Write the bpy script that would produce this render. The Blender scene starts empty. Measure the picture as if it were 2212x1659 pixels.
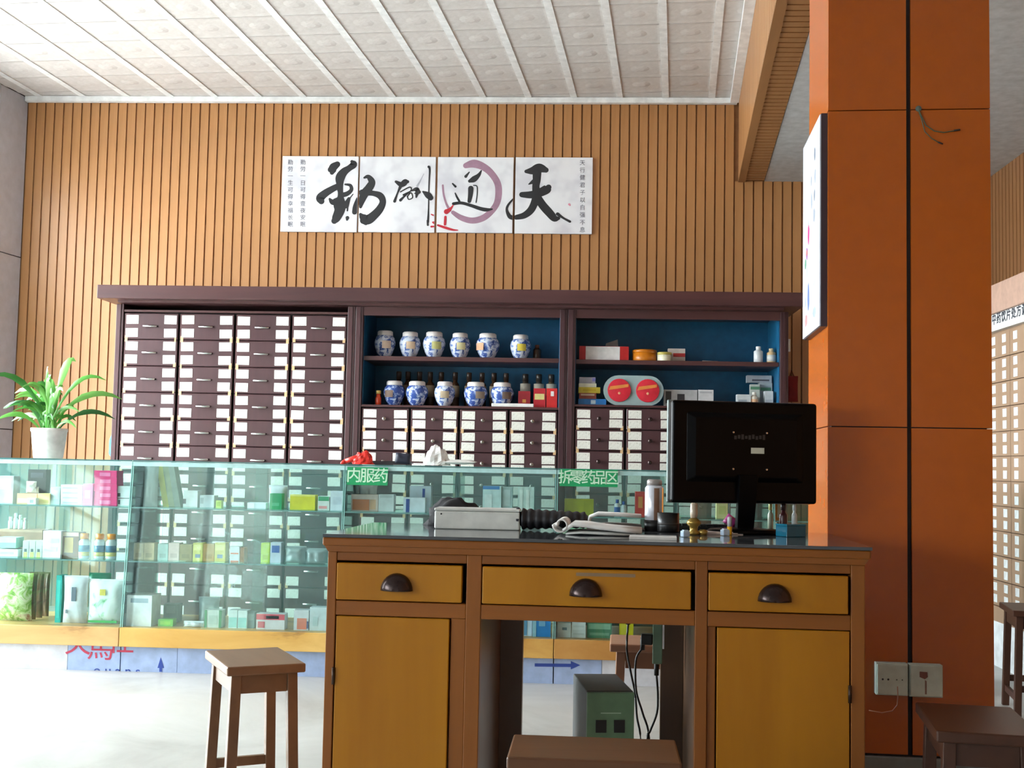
import bpy, bmesh, math, random
from mathutils import Vector, Matrix, noise as mnoise
random.seed(7)
R = math.radians
scene = bpy.context.scene
C = scene.collection

# ------------------------------------------------------------------ camera, world, light, exposure
F, HC = 2600.0, 0.956                    # focal length in px of the 2212 x 1659 frame, lens height
YAW, PITCH, ROLL = R(3.1), R(3.83), R(1.1)
CR = Matrix.Rotation(YAW, 3, 'Z') @ Matrix.Rotation(math.pi / 2 + PITCH, 3, 'X') @ Matrix.Rotation(ROLL, 3, 'Z')
cam = bpy.data.cameras.new('camera')
cam.sensor_width = 36.0
cam.lens = F / 2212.0 * 36.0
cam.clip_start = 0.02
cam_o = bpy.data.objects.new('camera', cam)
cam_o.matrix_world = Matrix.Translation((0, 0, HC)) @ CR.to_4x4()
C.objects.link(cam_o)
scene.camera = cam_o

EXPOSURE = 1.66
SKY = 9.0
world = bpy.data.worlds.new('overcast_sky')
scene.world = world
world.use_nodes = True
bg = world.node_tree.nodes['Background']
bg.inputs[0].default_value = (0.90, 0.96, 1.0, 1)
bg.inputs[1].default_value = SKY
scene.view_settings.view_transform = 'Standard'
scene.view_settings.look = 'None'
scene.view_settings.gamma = 1.0
scene.view_settings.use_curve_mapping = False
scene.view_settings.exposure = EXPOSURE

def portal(name, loc, rot, sx, sy):
    l = bpy.data.lights.new(name, 'AREA')
    l.shape = 'RECTANGLE'; l.size = sx; l.size_y = sy
    l.cycles.is_portal = True
    o = bpy.data.objects.new(name, l)
    o.location = loc; o.rotation_euler = rot
    C.objects.link(o)

# ------------------------------------------------------------------ pixel -> place
def ray(px, py):
    return CR @ Vector(((px - 1106) / F, -(py - 829.5) / F, -1))
O = Vector((0, 0, HC))
def atZ(px, py, z):
    d = ray(px, py); return O + d * ((z - HC) / d.z)
def atY(px, py, y):
    d = ray(px, py); return O + d * (y / d.y)
def atX(px, py, x):
    d = ray(px, py); return O + d * (x / d.x)
def proj(p):
    c = CR.transposed() @ (Vector(p) - O)
    return 1106 - F * c.x / c.z, 829.5 + F * c.y / c.z

# ------------------------------------------------------------------ materials
def lin(c):
    return tuple((v / 255 / 12.92) if v / 255 <= .04045 else ((v / 255 + .055) / 1.055) ** 2.4 for v in c)
MC = {}
def base(name):
    m = bpy.data.materials.new(name); m.use_nodes = True
    nt = m.node_tree
    return m, nt, nt.nodes['Principled BSDF']
def setin(b, **k):
    for n, v in k.items():
        b.inputs[n.replace('_', ' ')].default_value = v
def coords(nt, scale=(1, 1, 1)):
    tc = nt.nodes.new('ShaderNodeTexCoord'); mp = nt.nodes.new('ShaderNodeMapping')
    mp.inputs['Scale'].default_value = scale
    nt.links.new(tc.outputs['Object'], mp.inputs['Vector'])
    return mp.outputs['Vector']
def ramp(nt, fac, stops):
    r = nt.nodes.new('ShaderNodeValToRGB')
    e = r.color_ramp.elements
    while len(e) < len(stops): e.new(.5)
    for i, (p, c) in enumerate(stops):
        e[i].position = p; e[i].color = (*lin(c), 1)
    nt.links.new(fac, r.inputs[0])
    return r.outputs[0]
def nz(nt, vec, scale, detail=3, rough=.55, dist=0):
    n = nt.nodes.new('ShaderNodeTexNoise')
    n.inputs['Scale'].default_value = scale; n.inputs['Detail'].default_value = detail
    n.inputs['Roughness'].default_value = rough; n.inputs['Distortion'].default_value = dist
    nt.links.new(vec, n.inputs['Vector'])
    return n.outputs['Fac']
def bump(nt, b, fac, strength, dist=.002):
    n = nt.nodes.new('ShaderNodeBump'); n.inputs['Strength'].default_value = strength
    n.inputs['Distance'].default_value = dist
    nt.links.new(fac, n.inputs['Height']); nt.links.new(n.outputs[0], b.inputs['Normal'])
def plain(rgb, rough=.5, metal=0, var=.06, spec=.5):
    key = (rgb, rough, metal, spec)
    if key in MC: return MC[key]
    m, nt, b = base('paint_%d_%d_%d' % rgb)
    lo = tuple(max(0, v * (1 - var)) for v in rgb); hi = tuple(min(255, v * (1 + var)) for v in rgb)
    c = ramp(nt, nz(nt, coords(nt), 18), [(.3, lo), (.7, hi)])
    nt.links.new(c, b.inputs['Base Color'])
    setin(b, Roughness=rough, Metallic=metal, Specular_IOR_Level=spec)
    MC[key] = m
    return m
def wood(name, a, c, axis=2, rough=.45, scale=6, stretch=.08, spec=.5, mid=None):
    if name in MC: return MC[name]
    m, nt, b = base(name)
    s = [1, 1, 1]; s[axis] = stretch
    v = coords(nt, tuple(s))
    st = [(.25, a), (.75, c)] if mid is None else [(.2, a), (.5, mid), (.8, c)]
    f = nz(nt, v, scale, 5, .6, .6)
    col = ramp(nt, f, st)
    nt.links.new(col, b.inputs['Base Color'])
    bump(nt, b, nz(nt, v, scale * 12, 2), .15, .001)
    setin(b, Roughness=rough, Specular_IOR_Level=spec)
    MC[name] = m
    return m
def schlick(nt, f0=.04):
    lw = nt.nodes.new('ShaderNodeLayerWeight'); lw.inputs[0].default_value = .5
    pw = nt.nodes.new('ShaderNodeMath'); pw.operation = 'POWER'; pw.inputs[1].default_value = 5
    ma = nt.nodes.new('ShaderNodeMath'); ma.operation = 'MULTIPLY_ADD'; ma.inputs[1].default_value = 1 - f0; ma.inputs[2].default_value = f0
    nt.links.new(lw.outputs['Facing'], pw.inputs[0]); nt.links.new(pw.outputs[0], ma.inputs[0])
    return ma
def thin_glass(name, tint, gtint=(.72, 1, .97), rough=.02):
    m, nt, b = base(name)
    nt.nodes.remove(b)
    out = nt.nodes['Material Output']
    tr = nt.nodes.new('ShaderNodeBsdfTransparent'); tr.inputs[0].default_value = (*lin(tint), 1)
    gl = nt.nodes.new('ShaderNodeBsdfGlossy'); gl.inputs['Roughness'].default_value = rough
    gl.inputs[0].default_value = (*gtint, 1)
    fr = schlick(nt)
    mx = nt.nodes.new('ShaderNodeMixShader')
    nt.links.new(fr.outputs[0], mx.inputs[0]); nt.links.new(tr.outputs[0], mx.inputs[1]); nt.links.new(gl.outputs[0], mx.inputs[2])
    nt.links.new(mx.outputs[0], out.inputs[0])
    return m
def frosted(name, tint, diff, k=.45):
    m, nt, b = base(name)
    nt.nodes.remove(b)
    out = nt.nodes['Material Output']
    tr = nt.nodes.new('ShaderNodeBsdfTransparent'); tr.inputs[0].default_value = (*lin(tint), 1)
    df = nt.nodes.new('ShaderNodeBsdfDiffuse')
    col = ramp(nt, nz(nt, coords(nt), 9), [(.3, tuple(v * .93 for v in diff)), (.7, diff)])
    nt.links.new(col, df.inputs[0])
    gl = nt.nodes.new('ShaderNodeBsdfGlossy'); gl.inputs['Roughness'].default_value = .08
    fr = schlick(nt)
    mx = nt.nodes.new('ShaderNodeMixShader'); mx.inputs[0].default_value = k
    m2 = nt.nodes.new('ShaderNodeMixShader')
    nt.links.new(tr.outputs[0], mx.inputs[1]); nt.links.new(df.outputs[0], mx.inputs[2])
    nt.links.new(fr.outputs[0], m2.inputs[0]); nt.links.new(mx.outputs[0], m2.inputs[1]); nt.links.new(gl.outputs[0], m2.inputs[2])
    nt.links.new(m2.outputs[0], out.inputs[0])
    return m

def floor_mat():
    m, nt, b = base('polished_cement')
    v = coords(nt)
    c = ramp(nt, nz(nt, v, 1.4, 6, .62, 1.2), [(.3, (160, 157, 152)), (.5, (184, 182, 177)), (.72, (200, 198, 194))])
    nt.links.new(c, b.inputs['Base Color'])
    bump(nt, b, nz(nt, v, 30), .05)
    setin(b, Roughness=.32)
    return m
def tile_mat():
    m, nt, b = base('ceiling_gypsum')
    c = ramp(nt, nz(nt, coords(nt), 25), [(.3, (194, 188, 184)), (.7, (206, 201, 198))])
    nt.links.new(c, b.inputs['Base Color'])
    bump(nt, b, nz(nt, coords(nt), 60), .3, .003)
    setin(b, Roughness=.55)
    return m
def jar_mat(amount):
    m, nt, b = base('blue_white_porcelain')
    v = coords(nt)
    n = nz(nt, v, 38, 4, .65, .8)
    c = ramp(nt, n, [(amount - .10, (58, 82, 150)), (amount - .01, (136, 156, 204)), (amount + .05, (216, 222, 234))])
    nt.links.new(c, b.inputs['Base Color'])
    setin(b, Roughness=.18)
    return m
def label_mat():
    m, nt, b = base('printed_paper_label')
    v = coords(nt, (1, 1, .6))
    n = nz(nt, v, 170, 2)
    c = ramp(nt, n, [(.30, (130, 126, 120)), (.36, (216, 212, 202)), (.6, (228, 225, 216))])
    nt.links.new(c, b.inputs['Base Color'])
    setin(b, Roughness=.7)
    return m
def plank_mat(name, a, c):
    m, nt, b = base(name)
    f = nz(nt, coords(nt, (.35, 1, 1.2)), 5, 5, .6, .7)
    col = ramp(nt, f, [(.28, (122, 84, 44)), (.4, a), (.75, c)])
    nt.links.new(col, b.inputs['Base Color'])
    setin(b, Roughness=.3)
    return m
def canvas_mat():
    m, nt, b = base('calligraphy_canvas')
    c = ramp(nt, nz(nt, coords(nt), 4.0, 3), [(.4, (206, 205, 212)), (.52, (226, 226, 230)), (.7, (232, 232, 235))])
    nt.links.new(c, b.inputs['Base Color'])
    setin(b, Roughness=.6)
    return m
def bag_mat(name, cols, scale=14):
    m, nt, b = base(name)
    n = len(cols)
    c = ramp(nt, nz(nt, coords(nt), scale, 3, .6, 1.0), [(.3 + .4 * i / (n - 1), k) for i, k in enumerate(cols)])
    nt.links.new(c, b.inputs['Base Color'])
    setin(b, Roughness=.28)
    return m
def leaf_mat():
    m, nt, b = base('leaf_green')
    oi = nt.nodes.new('ShaderNodeObjectInfo')
    c = ramp(nt, oi.outputs['Random'], [(0, (44, 104, 52)), (.45, (84, 158, 62)), (1, (128, 190, 96))])
    nt.links.new(c, b.inputs['Base Color'])
    setin(b, Roughness=.3)
    try: b.inputs['Subsurface Weight'].default_value = .0
    except Exception: pass
    return m

M = dict(
    floor=floor_mat(), tile=tile_mat(),
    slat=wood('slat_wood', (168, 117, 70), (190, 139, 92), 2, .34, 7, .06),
    groove=plain((150, 102, 62), .7),
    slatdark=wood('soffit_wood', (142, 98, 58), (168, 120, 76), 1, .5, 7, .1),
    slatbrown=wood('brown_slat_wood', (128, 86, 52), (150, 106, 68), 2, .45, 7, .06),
    white=plain((226, 226, 226), .5), plaster=plain((188, 190, 192), .75),
    orange=plain((174, 86, 14), .25, 0, .02), joint=plain((26, 18, 18), .6),
    grey=plain((186, 188, 198), .35, 0, .03), greybase=plain((112, 118, 118), .5),
    cab=wood('maroon_cabinet', (62, 38, 42), (84, 54, 56), 2, .32, 6, .1),
    cabx=wood('maroon_board', (62, 38, 40), (92, 58, 56), 0, .3, 6, .08),
    blue=plain((18, 92, 132), .45), label=label_mat(), tape=plain((206, 168, 122), .6),
    steel=plain((205, 205, 205), .18, 1.0), knob=plain((150, 140, 132), .25, .8),
    deskf=wood('desk_frame_wood', (118, 68, 22), (146, 88, 34), 2, .32, 7, .08, .35),
    deskfx=wood('desk_rail_wood', (116, 66, 20), (150, 90, 34), 0, .32, 7, .06, .35),
    deskd=wood('desk_yellow_panel', (150, 92, 4), (178, 120, 14), 2, .34, 5, .12, .35, mid=(164, 107, 8)),
    deskin=wood('desk_inner_panel', (84, 56, 34), (116, 82, 50), 2, .3, 6, .08),
    pull=plain((58, 44, 42), .25, .6), black=plain((14, 14, 15), .35), gloss=plain((4, 4, 5), .3, 0, .06, .12),
    paper=plain((226, 224, 220), .7), greenedge=plain((128, 178, 172), .12),
    stool=wood('stool_wood', (92, 64, 42), (124, 92, 64), 0, .4, 8, .1),
    stoold=wood('stool_dark_wood', (50, 27, 16), (74, 42, 25), 0, .42, 8, .1),
    stoolm=wood('stool_mid_wood', (78, 46, 22), (104, 66, 36), 0, .4, 8, .1),
    stoolp=wood('stool_pink_wood', (136, 98, 76), (168, 126, 98), 0, .4, 8, .1),
    sign=plain((22, 150, 92), .4), signtext=plain((190, 226, 200), .5),
    ink=plain((34, 34, 38), .6), mauve=plain((158, 122, 142), .7), red=plain((188, 36, 52), .6), washgrey=plain((168, 168, 178), .7),
    canvas=canvas_mat(), pinkdot=plain((232, 150, 170), .6), smalltext=plain((120, 120, 132), .7),
    pale=wood('pale_cabinet', (158, 128, 104), (176, 146, 120), 2, .5, 6, .1),
    peach=plain((190, 156, 138), .5), blueboard=plain((158, 178, 212), .5), redpaint=plain((186, 58, 84), .6), bluepaint=plain((44, 70, 150), .6),
    glass=thin_glass('counter_glass', (248, 254, 253)), shelfglass=thin_glass('shelf_glass', (246, 253, 251)),
    winglass=thin_glass('window_glass', (252, 254, 254), (1, 1, 1)), backglass=frosted('rear_sliding_glass', (236, 250, 247), (150, 206, 204), .2),
    clear=frosted('clear_plastic', (222, 240, 240), (205, 228, 228), .5),
    deskglass=plain((70, 73, 76), .06), pot=plain((238, 236, 232), .35), soil=plain((70, 54, 42), .9), leaf=leaf_mat(),
    ups=plain((70, 70, 70), .5), upsgreen=plain((104, 136, 104), .45), rubber=plain((18, 18, 18), .5),
)

# ------------------------------------------------------------------ mesh building
class MB:
    def __init__(s): s.v = []; s.f = []
    def add(s, vs, fs):
        n = len(s.v); s.v += [tuple(p) for p in vs]; s.f += [tuple(i + n for i in f) for f in fs]; return s
    def box(s, x0, y0, z0, x1, y1, z1):
        return s.hexa([(x0, y0, z0), (x1, y0, z0), (x1, y1, z0), (x0, y1, z0), (x0, y0, z1), (x1, y0, z1), (x1, y1, z1), (x0, y1, z1)])
    def hexa(s, p):
        return s.add(p, [(0, 3, 2, 1), (4, 5, 6, 7), (0, 1, 5, 4), (1, 2, 6, 5), (2, 3, 7, 6), (3, 0, 4, 7)])
    def prism(s, poly, z0, z1):
        n = len(poly)
        return s.add([(x, y, z0) for x, y in poly] + [(x, y, z1) for x, y in poly],
                     [tuple(range(n))[::-1], tuple(range(n, 2 * n))] + [(i, (i + 1) % n, n + (i + 1) % n, n + i) for i in range(n)])
    def prism_y(s, poly, y0, y1):            # polygon in x, z
        n = len(poly)
        return s.add([(x, y0, z) for x, z in poly] + [(x, y1, z) for x, z in poly],
                     [tuple(range(n)), tuple(range(n, 2 * n))[::-1]] + [(i, n + i, n + (i + 1) % n, (i + 1) % n) for i in range(n)])
    def lathe(s, prof, n=16, c=(0, 0, 0), sx=1, sy=1):
        vs = []
        for r, z in prof:
            for i in range(n):
                a = 2 * math.pi * i / n
                vs.append((c[0] + r * sx * math.cos(a), c[1] + r * sy * math.sin(a), c[2] + z))
        fs = []
        for k in range(len(prof) - 1):
            for i in range(n):
                j = (i + 1) % n
                fs.append((k * n + i, k * n + j, (k + 1) * n + j, (k + 1) * n + i))
        fs.append(tuple(range(n))[::-1]); fs.append(tuple(range((len(prof) - 1) * n, len(prof) * n)))
        return s.add(vs, fs)
    def tube(s, pts, r, n=6):
        pts = [Vector(p) for p in pts]; vs = []; fs = []
        for k, p in enumerate(pts):
            t = (pts[min(k + 1, len(pts) - 1)] - pts[max(k - 1, 0)]).normalized()
            u = t.cross(Vector((0, 0, 1)))
            if u.length < .05: u = t.cross(Vector((0, 1, 0)))
            u.normalize(); w = t.cross(u)
            rr = r[k] if isinstance(r, (list, tuple)) else r
            for i in range(n):
                a = 2 * math.pi * i / n
                vs.append(p + (u * math.cos(a) + w * math.sin(a)) * rr)
        for k in range(len(pts) - 1):
            for i in range(n):
                j = (i + 1) % n
                fs.append((k * n + i, k * n + j, (k + 1) * n + j, (k + 1) * n + i))
        fs.append(tuple(range(n))[::-1]); fs.append(tuple(range((len(pts) - 1) * n, len(pts) * n)))
        return s.add(vs, fs)
    def pouch(s, w, h, t, nu=10, nv=12, crumple=.0, seed=0, flat=.15):
        for side in (-1, 1):
            vs = []; fs = []
            for j in range(nv + 1):
                for i in range(nu + 1):
                    u = i / nu * 2 - 1; v = j / nv
                    th = t / 2 * max(0, 1 - abs(u) ** 3) ** .6 * max(0, min(1, v / flat) * min(1, (1 - v) / .22)) ** .6
                    q = mnoise.noise(Vector((u * 2.3 + seed, v * 3.1, side + seed))) * crumple
                    if i in (0, nu) or j in (0, nv): q = 0; th = 0
                    vs.append((u * w / 2 * (1 - .06 * math.sin(math.pi * v)), side * (th) + q, v * h))
            for j in range(nv):
                for i in range(nu):
                    a = j * (nu + 1) + i
                    q = (a, a + 1, a + nu + 2, a + nu + 1)
                    fs.append(q if side < 0 else q[::-1])
            s.add(vs, fs)
        return s
    def mesh(s, name):
        me = bpy.data.meshes.new(name); me.from_pydata(s.v, [], s.f); me.update(); return me
    def build(s, name, mat, parent=None, smooth=False, bevel=0, seg=2, loc=None, rot=None):
        return obj(name, s.mesh(name), mat, parent, smooth, bevel, seg, loc, rot)

def obj(name, me, mat, parent=None, smooth=False, bevel=0, seg=2, loc=None, rot=None):
    if mat is not None and not me.materials: me.materials.append(mat)
    if smooth:
        for p in me.polygons: p.use_smooth = True
    o = bpy.data.objects.new(name, me); C.objects.link(o)
    if parent: o.parent = parent
    if loc is not None: o.location = loc
    if rot is not None: o.rotation_euler = rot
    if bevel:
        b = o.modifiers.new('bevel', 'BEVEL'); b.width = bevel; b.segments = seg; b.limit_method = 'ANGLE'
    return o
def tag(o, label, cat, group=None):
    o['label'] = label; o['category'] = cat
    if group: o['group'] = group
    return o
def thing(name, label, cat, loc=(0, 0, 0), rotz=0, group=None):
    o = bpy.data.objects.new(name, None); C.objects.link(o); o.empty_display_size = .1
    o.location = loc; o.rotation_euler = (0, 0, rotz)
    return tag(o, label, cat, group)
def struct(o):
    o['kind'] = 'structure'; return o
def sempty(name, loc=(0, 0, 0), rotz=0):
    o = bpy.data.objects.new(name, None); C.objects.link(o); o.location = loc; o.rotation_euler = (0, 0, rotz); o.empty_display_size = .1
    return struct(o)
def text_mesh(s, size, name='lettering', bold=0):
    c = bpy.data.curves.new(name, 'FONT'); c.body = s; c.size = size; c.align_x = 'CENTER'; c.align_y = 'CENTER'; c.extrude = .0006
    c.offset = bold; c.resolution_u = 3
    o = bpy.data.objects.new(name, c); C.objects.link(o)
    dg = bpy.context.evaluated_depsgraph_get()
    me = bpy.data.meshes.new_from_object(o.evaluated_get(dg)); me.name = name
    bpy.data.objects.remove(o); bpy.data.curves.remove(c)
    return me
UP = (math.pi / 2, 0, 0)                 # turns text drawn in XY to stand facing -Y

# ================================================================== THE SETTING
WY = 7.6                                  # back wall plane
ZC, ZS = 3.30, 2.775                      # main ceiling, lowered ceiling
GA = R(4.8)                               # the ceiling grid and beam run a little askew to the wall
gu = Vector((math.cos(GA), -math.sin(GA))); gv = Vector((math.sin(GA), math.cos(GA)))
def soff(y): return 1.0 - (WY - y) * math.tan(GA)       # x of the beam's left face
LA = R(8)
def leftx(y): return -3.63 - (WY - y) * math.tan(LA)
def rightx(y): return 2.53 - (WY - y) * math.tan(R(1.2))

fl = struct(MB().prism([(-6.5, -3.2), (3.2, -3.2), (3.2, 7.9), (-6.5, 7.9)], -.12, 0).build('floor', M['floor']))

wb = struct(MB().box(-3.9, WY, 0, 2.9, WY + .15, 3.45).build('wall_back', M['groove']))
pitch = .0606
slat_hi = MB().box(-.0255, -.012, 0, .0255, 0, ZC).mesh('slat'); slat_hi.materials.append(M['slat'])
slat_lo = MB().box(-.0255, -.012, 0, .0255, 0, ZS).mesh('slat'); slat_lo.materials.append(M['slat'])
x = -3.60
while x < 2.5:
    o = bpy.data.objects.new('slat', slat_hi if x < 1.0 else slat_lo); C.objects.link(o)
    o.parent = wb; o.location = (x, WY, 0)
    x += pitch

# right wall with its own slats
wr = sempty('wall_right')
MB().hexa([(rightx(-3.2), -3.2, 0), (rightx(-3.2) + .15, -3.2, 0), (rightx(WY) + .15, WY, 0), (rightx(WY), WY, 0),
           (rightx(-3.2), -3.2, 3.4), (rightx(-3.2) + .15, -3.2, 3.4), (rightx(WY) + .15, WY, 3.4), (rightx(WY), WY, 3.4)]).build('wall_panel', M['groove'], wr)
y = WY - .05
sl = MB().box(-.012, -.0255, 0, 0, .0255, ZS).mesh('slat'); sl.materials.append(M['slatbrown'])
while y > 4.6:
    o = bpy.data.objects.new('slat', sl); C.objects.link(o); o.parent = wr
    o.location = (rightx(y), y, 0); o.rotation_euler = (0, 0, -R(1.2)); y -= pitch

# left wall: grey cladding pillar in the corner, then shop-front windows and an added unseen one
wl = sempty('wall_left')
def lw_box(y0, y1, z0, z1, d0=-.22, d1=0.0):            # a box along the left wall line
    return MB().hexa([(leftx(y0) + d0, y0, z0), (leftx(y0) + d1, y0, z0), (leftx(y1) + d1, y1, z0), (leftx(y1) + d0, y1, z0),
                      (leftx(y0) + d0, y0, z1), (leftx(y0) + d1, y0, z1), (leftx(y1) + d1, y1, z1), (leftx(y1) + d0, y1, z1)])
lw_box(7.30, WY, 0, 3.4, -.22, -.012).build('wall_core', M['joint'], wl)
zj = [0, 1.12, 2.24, 3.3]
for a, b in zip(zj, zj[1:]):
    lw_box(7.302, WY - .013, a + .003, b - .003, -.012, 0).build('cladding_panel', M['grey'], wl)
lw_box(7.08, 7.299, .12, 2.0, -.22, 0).build('cladding_panel', M['grey'], wl)
lw_box(-3.2, 7.299, 2.95, 3.4, -.22, 0).build('header', M['grey'], wl)
lw_box(-3.2, 7.299, 0, .12, -.22, 0).build('kerb', M['grey'], wl)
for a, b, c, d in ((4.0, 4.2, .12, 2.95), (1.6, 3.2, .12, 2.95), (-3.2, -1.7, .12, 2.95), (-1.7, 1.6, .12, 1.0), (-1.7, 1.6, 2.0, 2.95)):
    lw_box(a, b, c, d, -.22, 0).build('pier', M['plaster'], wl)
for n, (y0, y1, zl, zh) in enumerate(((4.2, 7.08, .12, 2.95), (3.2, 4.0, .12, 2.95), (-1.7, 1.6, 1.0, 2.0), (7.08, 7.299, 2.0, 2.95)), 1):  # third window is added out of view, to reflect as haze in counter glass
    w = sempty('window_%d' % n)
    zm = 2.2 if n < 3 else (zl + zh) / 2
    for (a, b, c, d) in ((y0, y1, zl, zl + .05), (y0, y1, zh - .05, zh), (y0, y0 + .03, zl + .05, zh - .05), (y1 - .03, y1, zl + .05, zh - .05), ((y0 + y1) / 2 - .015, (y0 + y1) / 2 + .015, zl + .05, zh - .05), (y0 + .03, y1 - .03, zm, zm + .04)):
        lw_box(a, b, c, d, -.14, -.07).build('window_frame', M['white'], w)
    for a, b in ((y0 + .03, (y0 + y1) / 2 - .015), ((y0 + y1) / 2 + .015, y1 - .03)):
        for c, d in ((zl + .05, zm), (zm + .04, zh - .05)):
            lw_box(a, b, c, d, -.108, -.102).build('window_pane', M['winglass'], w)
    ym = (y0 + y1) / 2
    portal('window_portal', (leftx(ym) - .3, ym, (zl + zh) / 2), (0, -R(90), -LA), zh - zl, (y1 - y0) / math.cos(LA) + .1)

# front wall behind the camera, with a wide shop window
wf = sempty('wall_front')
FY = -3.2
FX0, FX1 = -5.2, -3.5
MB().box(-6.0, FY - .15, 0, FX0, FY, 3.4).build('wall_panel', M['plaster'], wf)
MB().box(FX1, FY - .15, 0, 2.9, FY, 3.4).build('wall_panel', M['plaster'], wf)
MB().box(FX0, FY - .15, 2.6, FX1, FY, 3.4).build('wall_panel', M['plaster'], wf)
w = sempty('window_5')
FM = (FX0 + FX1) / 2
for (a, b, c, d) in ((FX0, FX1, 0, .1), (FX0, FX1, 2.52, 2.6), (FX0, FX0 + .08, .1, 2.52), (FX1 - .08, FX1, .1, 2.52), (FM - .04, FM + .04, .1, 2.52)):
    MB().box(a, FY - .1, c, b, FY - .04, d).build('window_frame', M['white'], w)
for a, b in ((FX0 + .08, FM - .04), (FM + .04, FX1 - .08)):
    MB().box(a, FY - .073, .1, b, FY - .067, 2.52).build('window_pane', M['winglass'], w)
portal('window_portal', (FM, FY - .25, 1.3), (R(90), 0, 0), FX1 - FX0, 2.6)

# main ceiling: board, square tiles, ribs
ce = struct(MB().prism([(leftx(-3.2) - .3, -3.2), (soff(-3.2) + .05, -3.2), (soff(WY) + .05, WY), (leftx(WY) - .3, WY)], ZC + .012, ZC + .12).build('ceiling', plain((150, 146, 144), .7)))
TP = .2895
def tile_mesh():
    b = MB(); h = TP / 2 - .0028
    b.add([(-h, -h, .012), (h, -h, .012), (h, h, .012), (-h, h, .012), (-h, -h, 0), (h, -h, 0), (h, h, 0), (-h, h, 0),
           (-h + .03, -h + .03, .0025), (h - .03, -h + .03, .0025), (h - .03, h - .03, .0025), (-h + .03, h - .03, .0025)],
          [(0, 1, 5, 4), (1, 2, 6, 5), (2, 3, 7, 6), (3, 0, 4, 7), (4, 5, 9, 8), (5, 6, 10, 9), (6, 7, 11, 10), (7, 4, 8, 11), (8, 9, 10, 11)])
    ring = [(.058 * math.cos(a), .058 * math.sin(a)) for a in [2 * math.pi * i / 12 for i in range(12)]]
    b.add([(x, y, .0025) for x, y in ring] + [(x * .45, y * .45, -.002) for x, y in ring],
          [(i, (i + 1) % 12, 12 + (i + 1) % 12, 12 + i) for i in range(12)] + [tuple(range(12, 24))])
    return b.mesh('ceiling_tile')
tm = tile_mesh(); tm.materials.append(M['tile'])
g0 = Vector((.239, 7.501))
rotm = Matrix.Rotation(-GA, 4, 'Z')
def cut(me, mw):
    bm = bmesh.new(); bm.from_mesh(me); bm.transform(mw)
    for co, no in (((0, WY - .021, 0), (0, 1, 0)), ((1.0 - .001, WY, 0), (gv.y, -gv.x, 0)), ((-3.63 + .001, WY, 0), (-math.cos(LA), math.sin(LA), 0))):
        bmesh.ops.bisect_plane(bm, geom=bm.verts[:] + bm.edges[:] + bm.faces[:], plane_co=co, plane_no=no, clear_outer=True)
    bm.transform(mw.inverted())
    if len(bm.faces) == 0: bm.free(); return None
    n = bpy.data.meshes.new(me.name); bm.to_mesh(n); bm.free(); n.materials.append(me.materials[0])
    return n
for i in range(-15, 4):
    for j in range(-2, 8):
        c = g0 + gu * ((i + .5) * TP) - gv * ((j - .3) * TP)
        mw = Matrix.Translation((c.x, c.y, ZC)) @ rotm
        if c.y > WY + .3 or c.y < 5.35: continue
        if c.x > soff(c.y) + .25 or c.x < leftx(c.y) - .25: continue
        near = c.y > WY - .3 or c.x > soff(c.y) - .25 or c.x < leftx(c.y) + .28
        me = cut(tm, mw) if near else tm
        if me is None: continue
        o = bpy.data.objects.new('ceiling_tile', me); C.objects.link(o); o.parent = ce; o.matrix_local = mw
ribm = MB().box(-.021, -2.9, -.004, .021, .35, .006).mesh('ceiling_rib'); ribm.materials.append(M['white'])
for i in range(-15, 4):
    c = g0 + gu * (i * TP)
    mw = Matrix.Translation((c.x, c.y, ZC)) @ rotm
    me = cut(ribm, mw)
    if me is None: continue
    o = bpy.data.objects.new('ceiling_rib', me); C.objects.link(o); o.parent = ce; o.matrix_local = mw
struct(MB().box(-3.63, WY - .06, ZC - .035, .985, WY - .021, ZC - .001).build('trim_1', M['white']))
struct(MB().hexa([(soff(-3) - .055, -3, ZC - .035), (soff(-3) - .001, -3, ZC - .035), (soff(WY - .065) - .001, WY - .065, ZC - .035), (soff(WY - .065) - .055, WY - .065, ZC - .035),
                  (soff(-3) - .055, -3, ZC - .001), (soff(-3) - .001, -3, ZC - .001), (soff(WY - .065) - .001, WY - .065, ZC - .001), (soff(WY - .065) - .055, WY - .065, ZC - .001)]).build('trim_2', M['white']))

# lowered ceiling on the right and the wood-clad beam at its edge
BW = .165
cr = struct(MB().prism([(soff(-3.2) + BW, -3.2), (rightx(-3.2) + .1, -3.2), (rightx(WY) + .1, WY), (soff(WY) + BW, WY)], ZS, ZS + .6).build('ceiling_lowered', M['plaster']))
bt = sempty('beam')
def beam_prism(d0, d1, z0, z1, mat, name, y0=-3.2, y1=WY - .021):
    return MB().prism([(soff(y0) + d0, y0), (soff(y0) + d1, y0), (soff(y1) + d1, y1), (soff(y1) + d0, y1)], z0, z1).build(name, mat, bt)
beam_prism(.012, BW, ZS + .01, ZC + .1, M['groove'], 'beam_core')
sb = MB(); ub = MB(); yy = WY - .05
while yy > 2.6:
    a, b2 = yy - .049, yy
    sb.prism([(soff(a), a), (soff(a) + .012, a), (soff(b2) + .012, b2), (soff(b2), b2)], ZS + .0, ZC)
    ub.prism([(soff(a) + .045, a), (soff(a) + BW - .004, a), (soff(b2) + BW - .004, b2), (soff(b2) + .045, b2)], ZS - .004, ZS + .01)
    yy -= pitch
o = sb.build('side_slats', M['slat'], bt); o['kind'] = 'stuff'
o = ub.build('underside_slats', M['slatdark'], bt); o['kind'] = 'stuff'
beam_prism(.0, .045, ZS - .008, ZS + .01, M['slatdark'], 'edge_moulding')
beam_prism(0, BW, ZS, ZC, M['slat'], 'beam_side', -3.2, 2.55)

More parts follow.
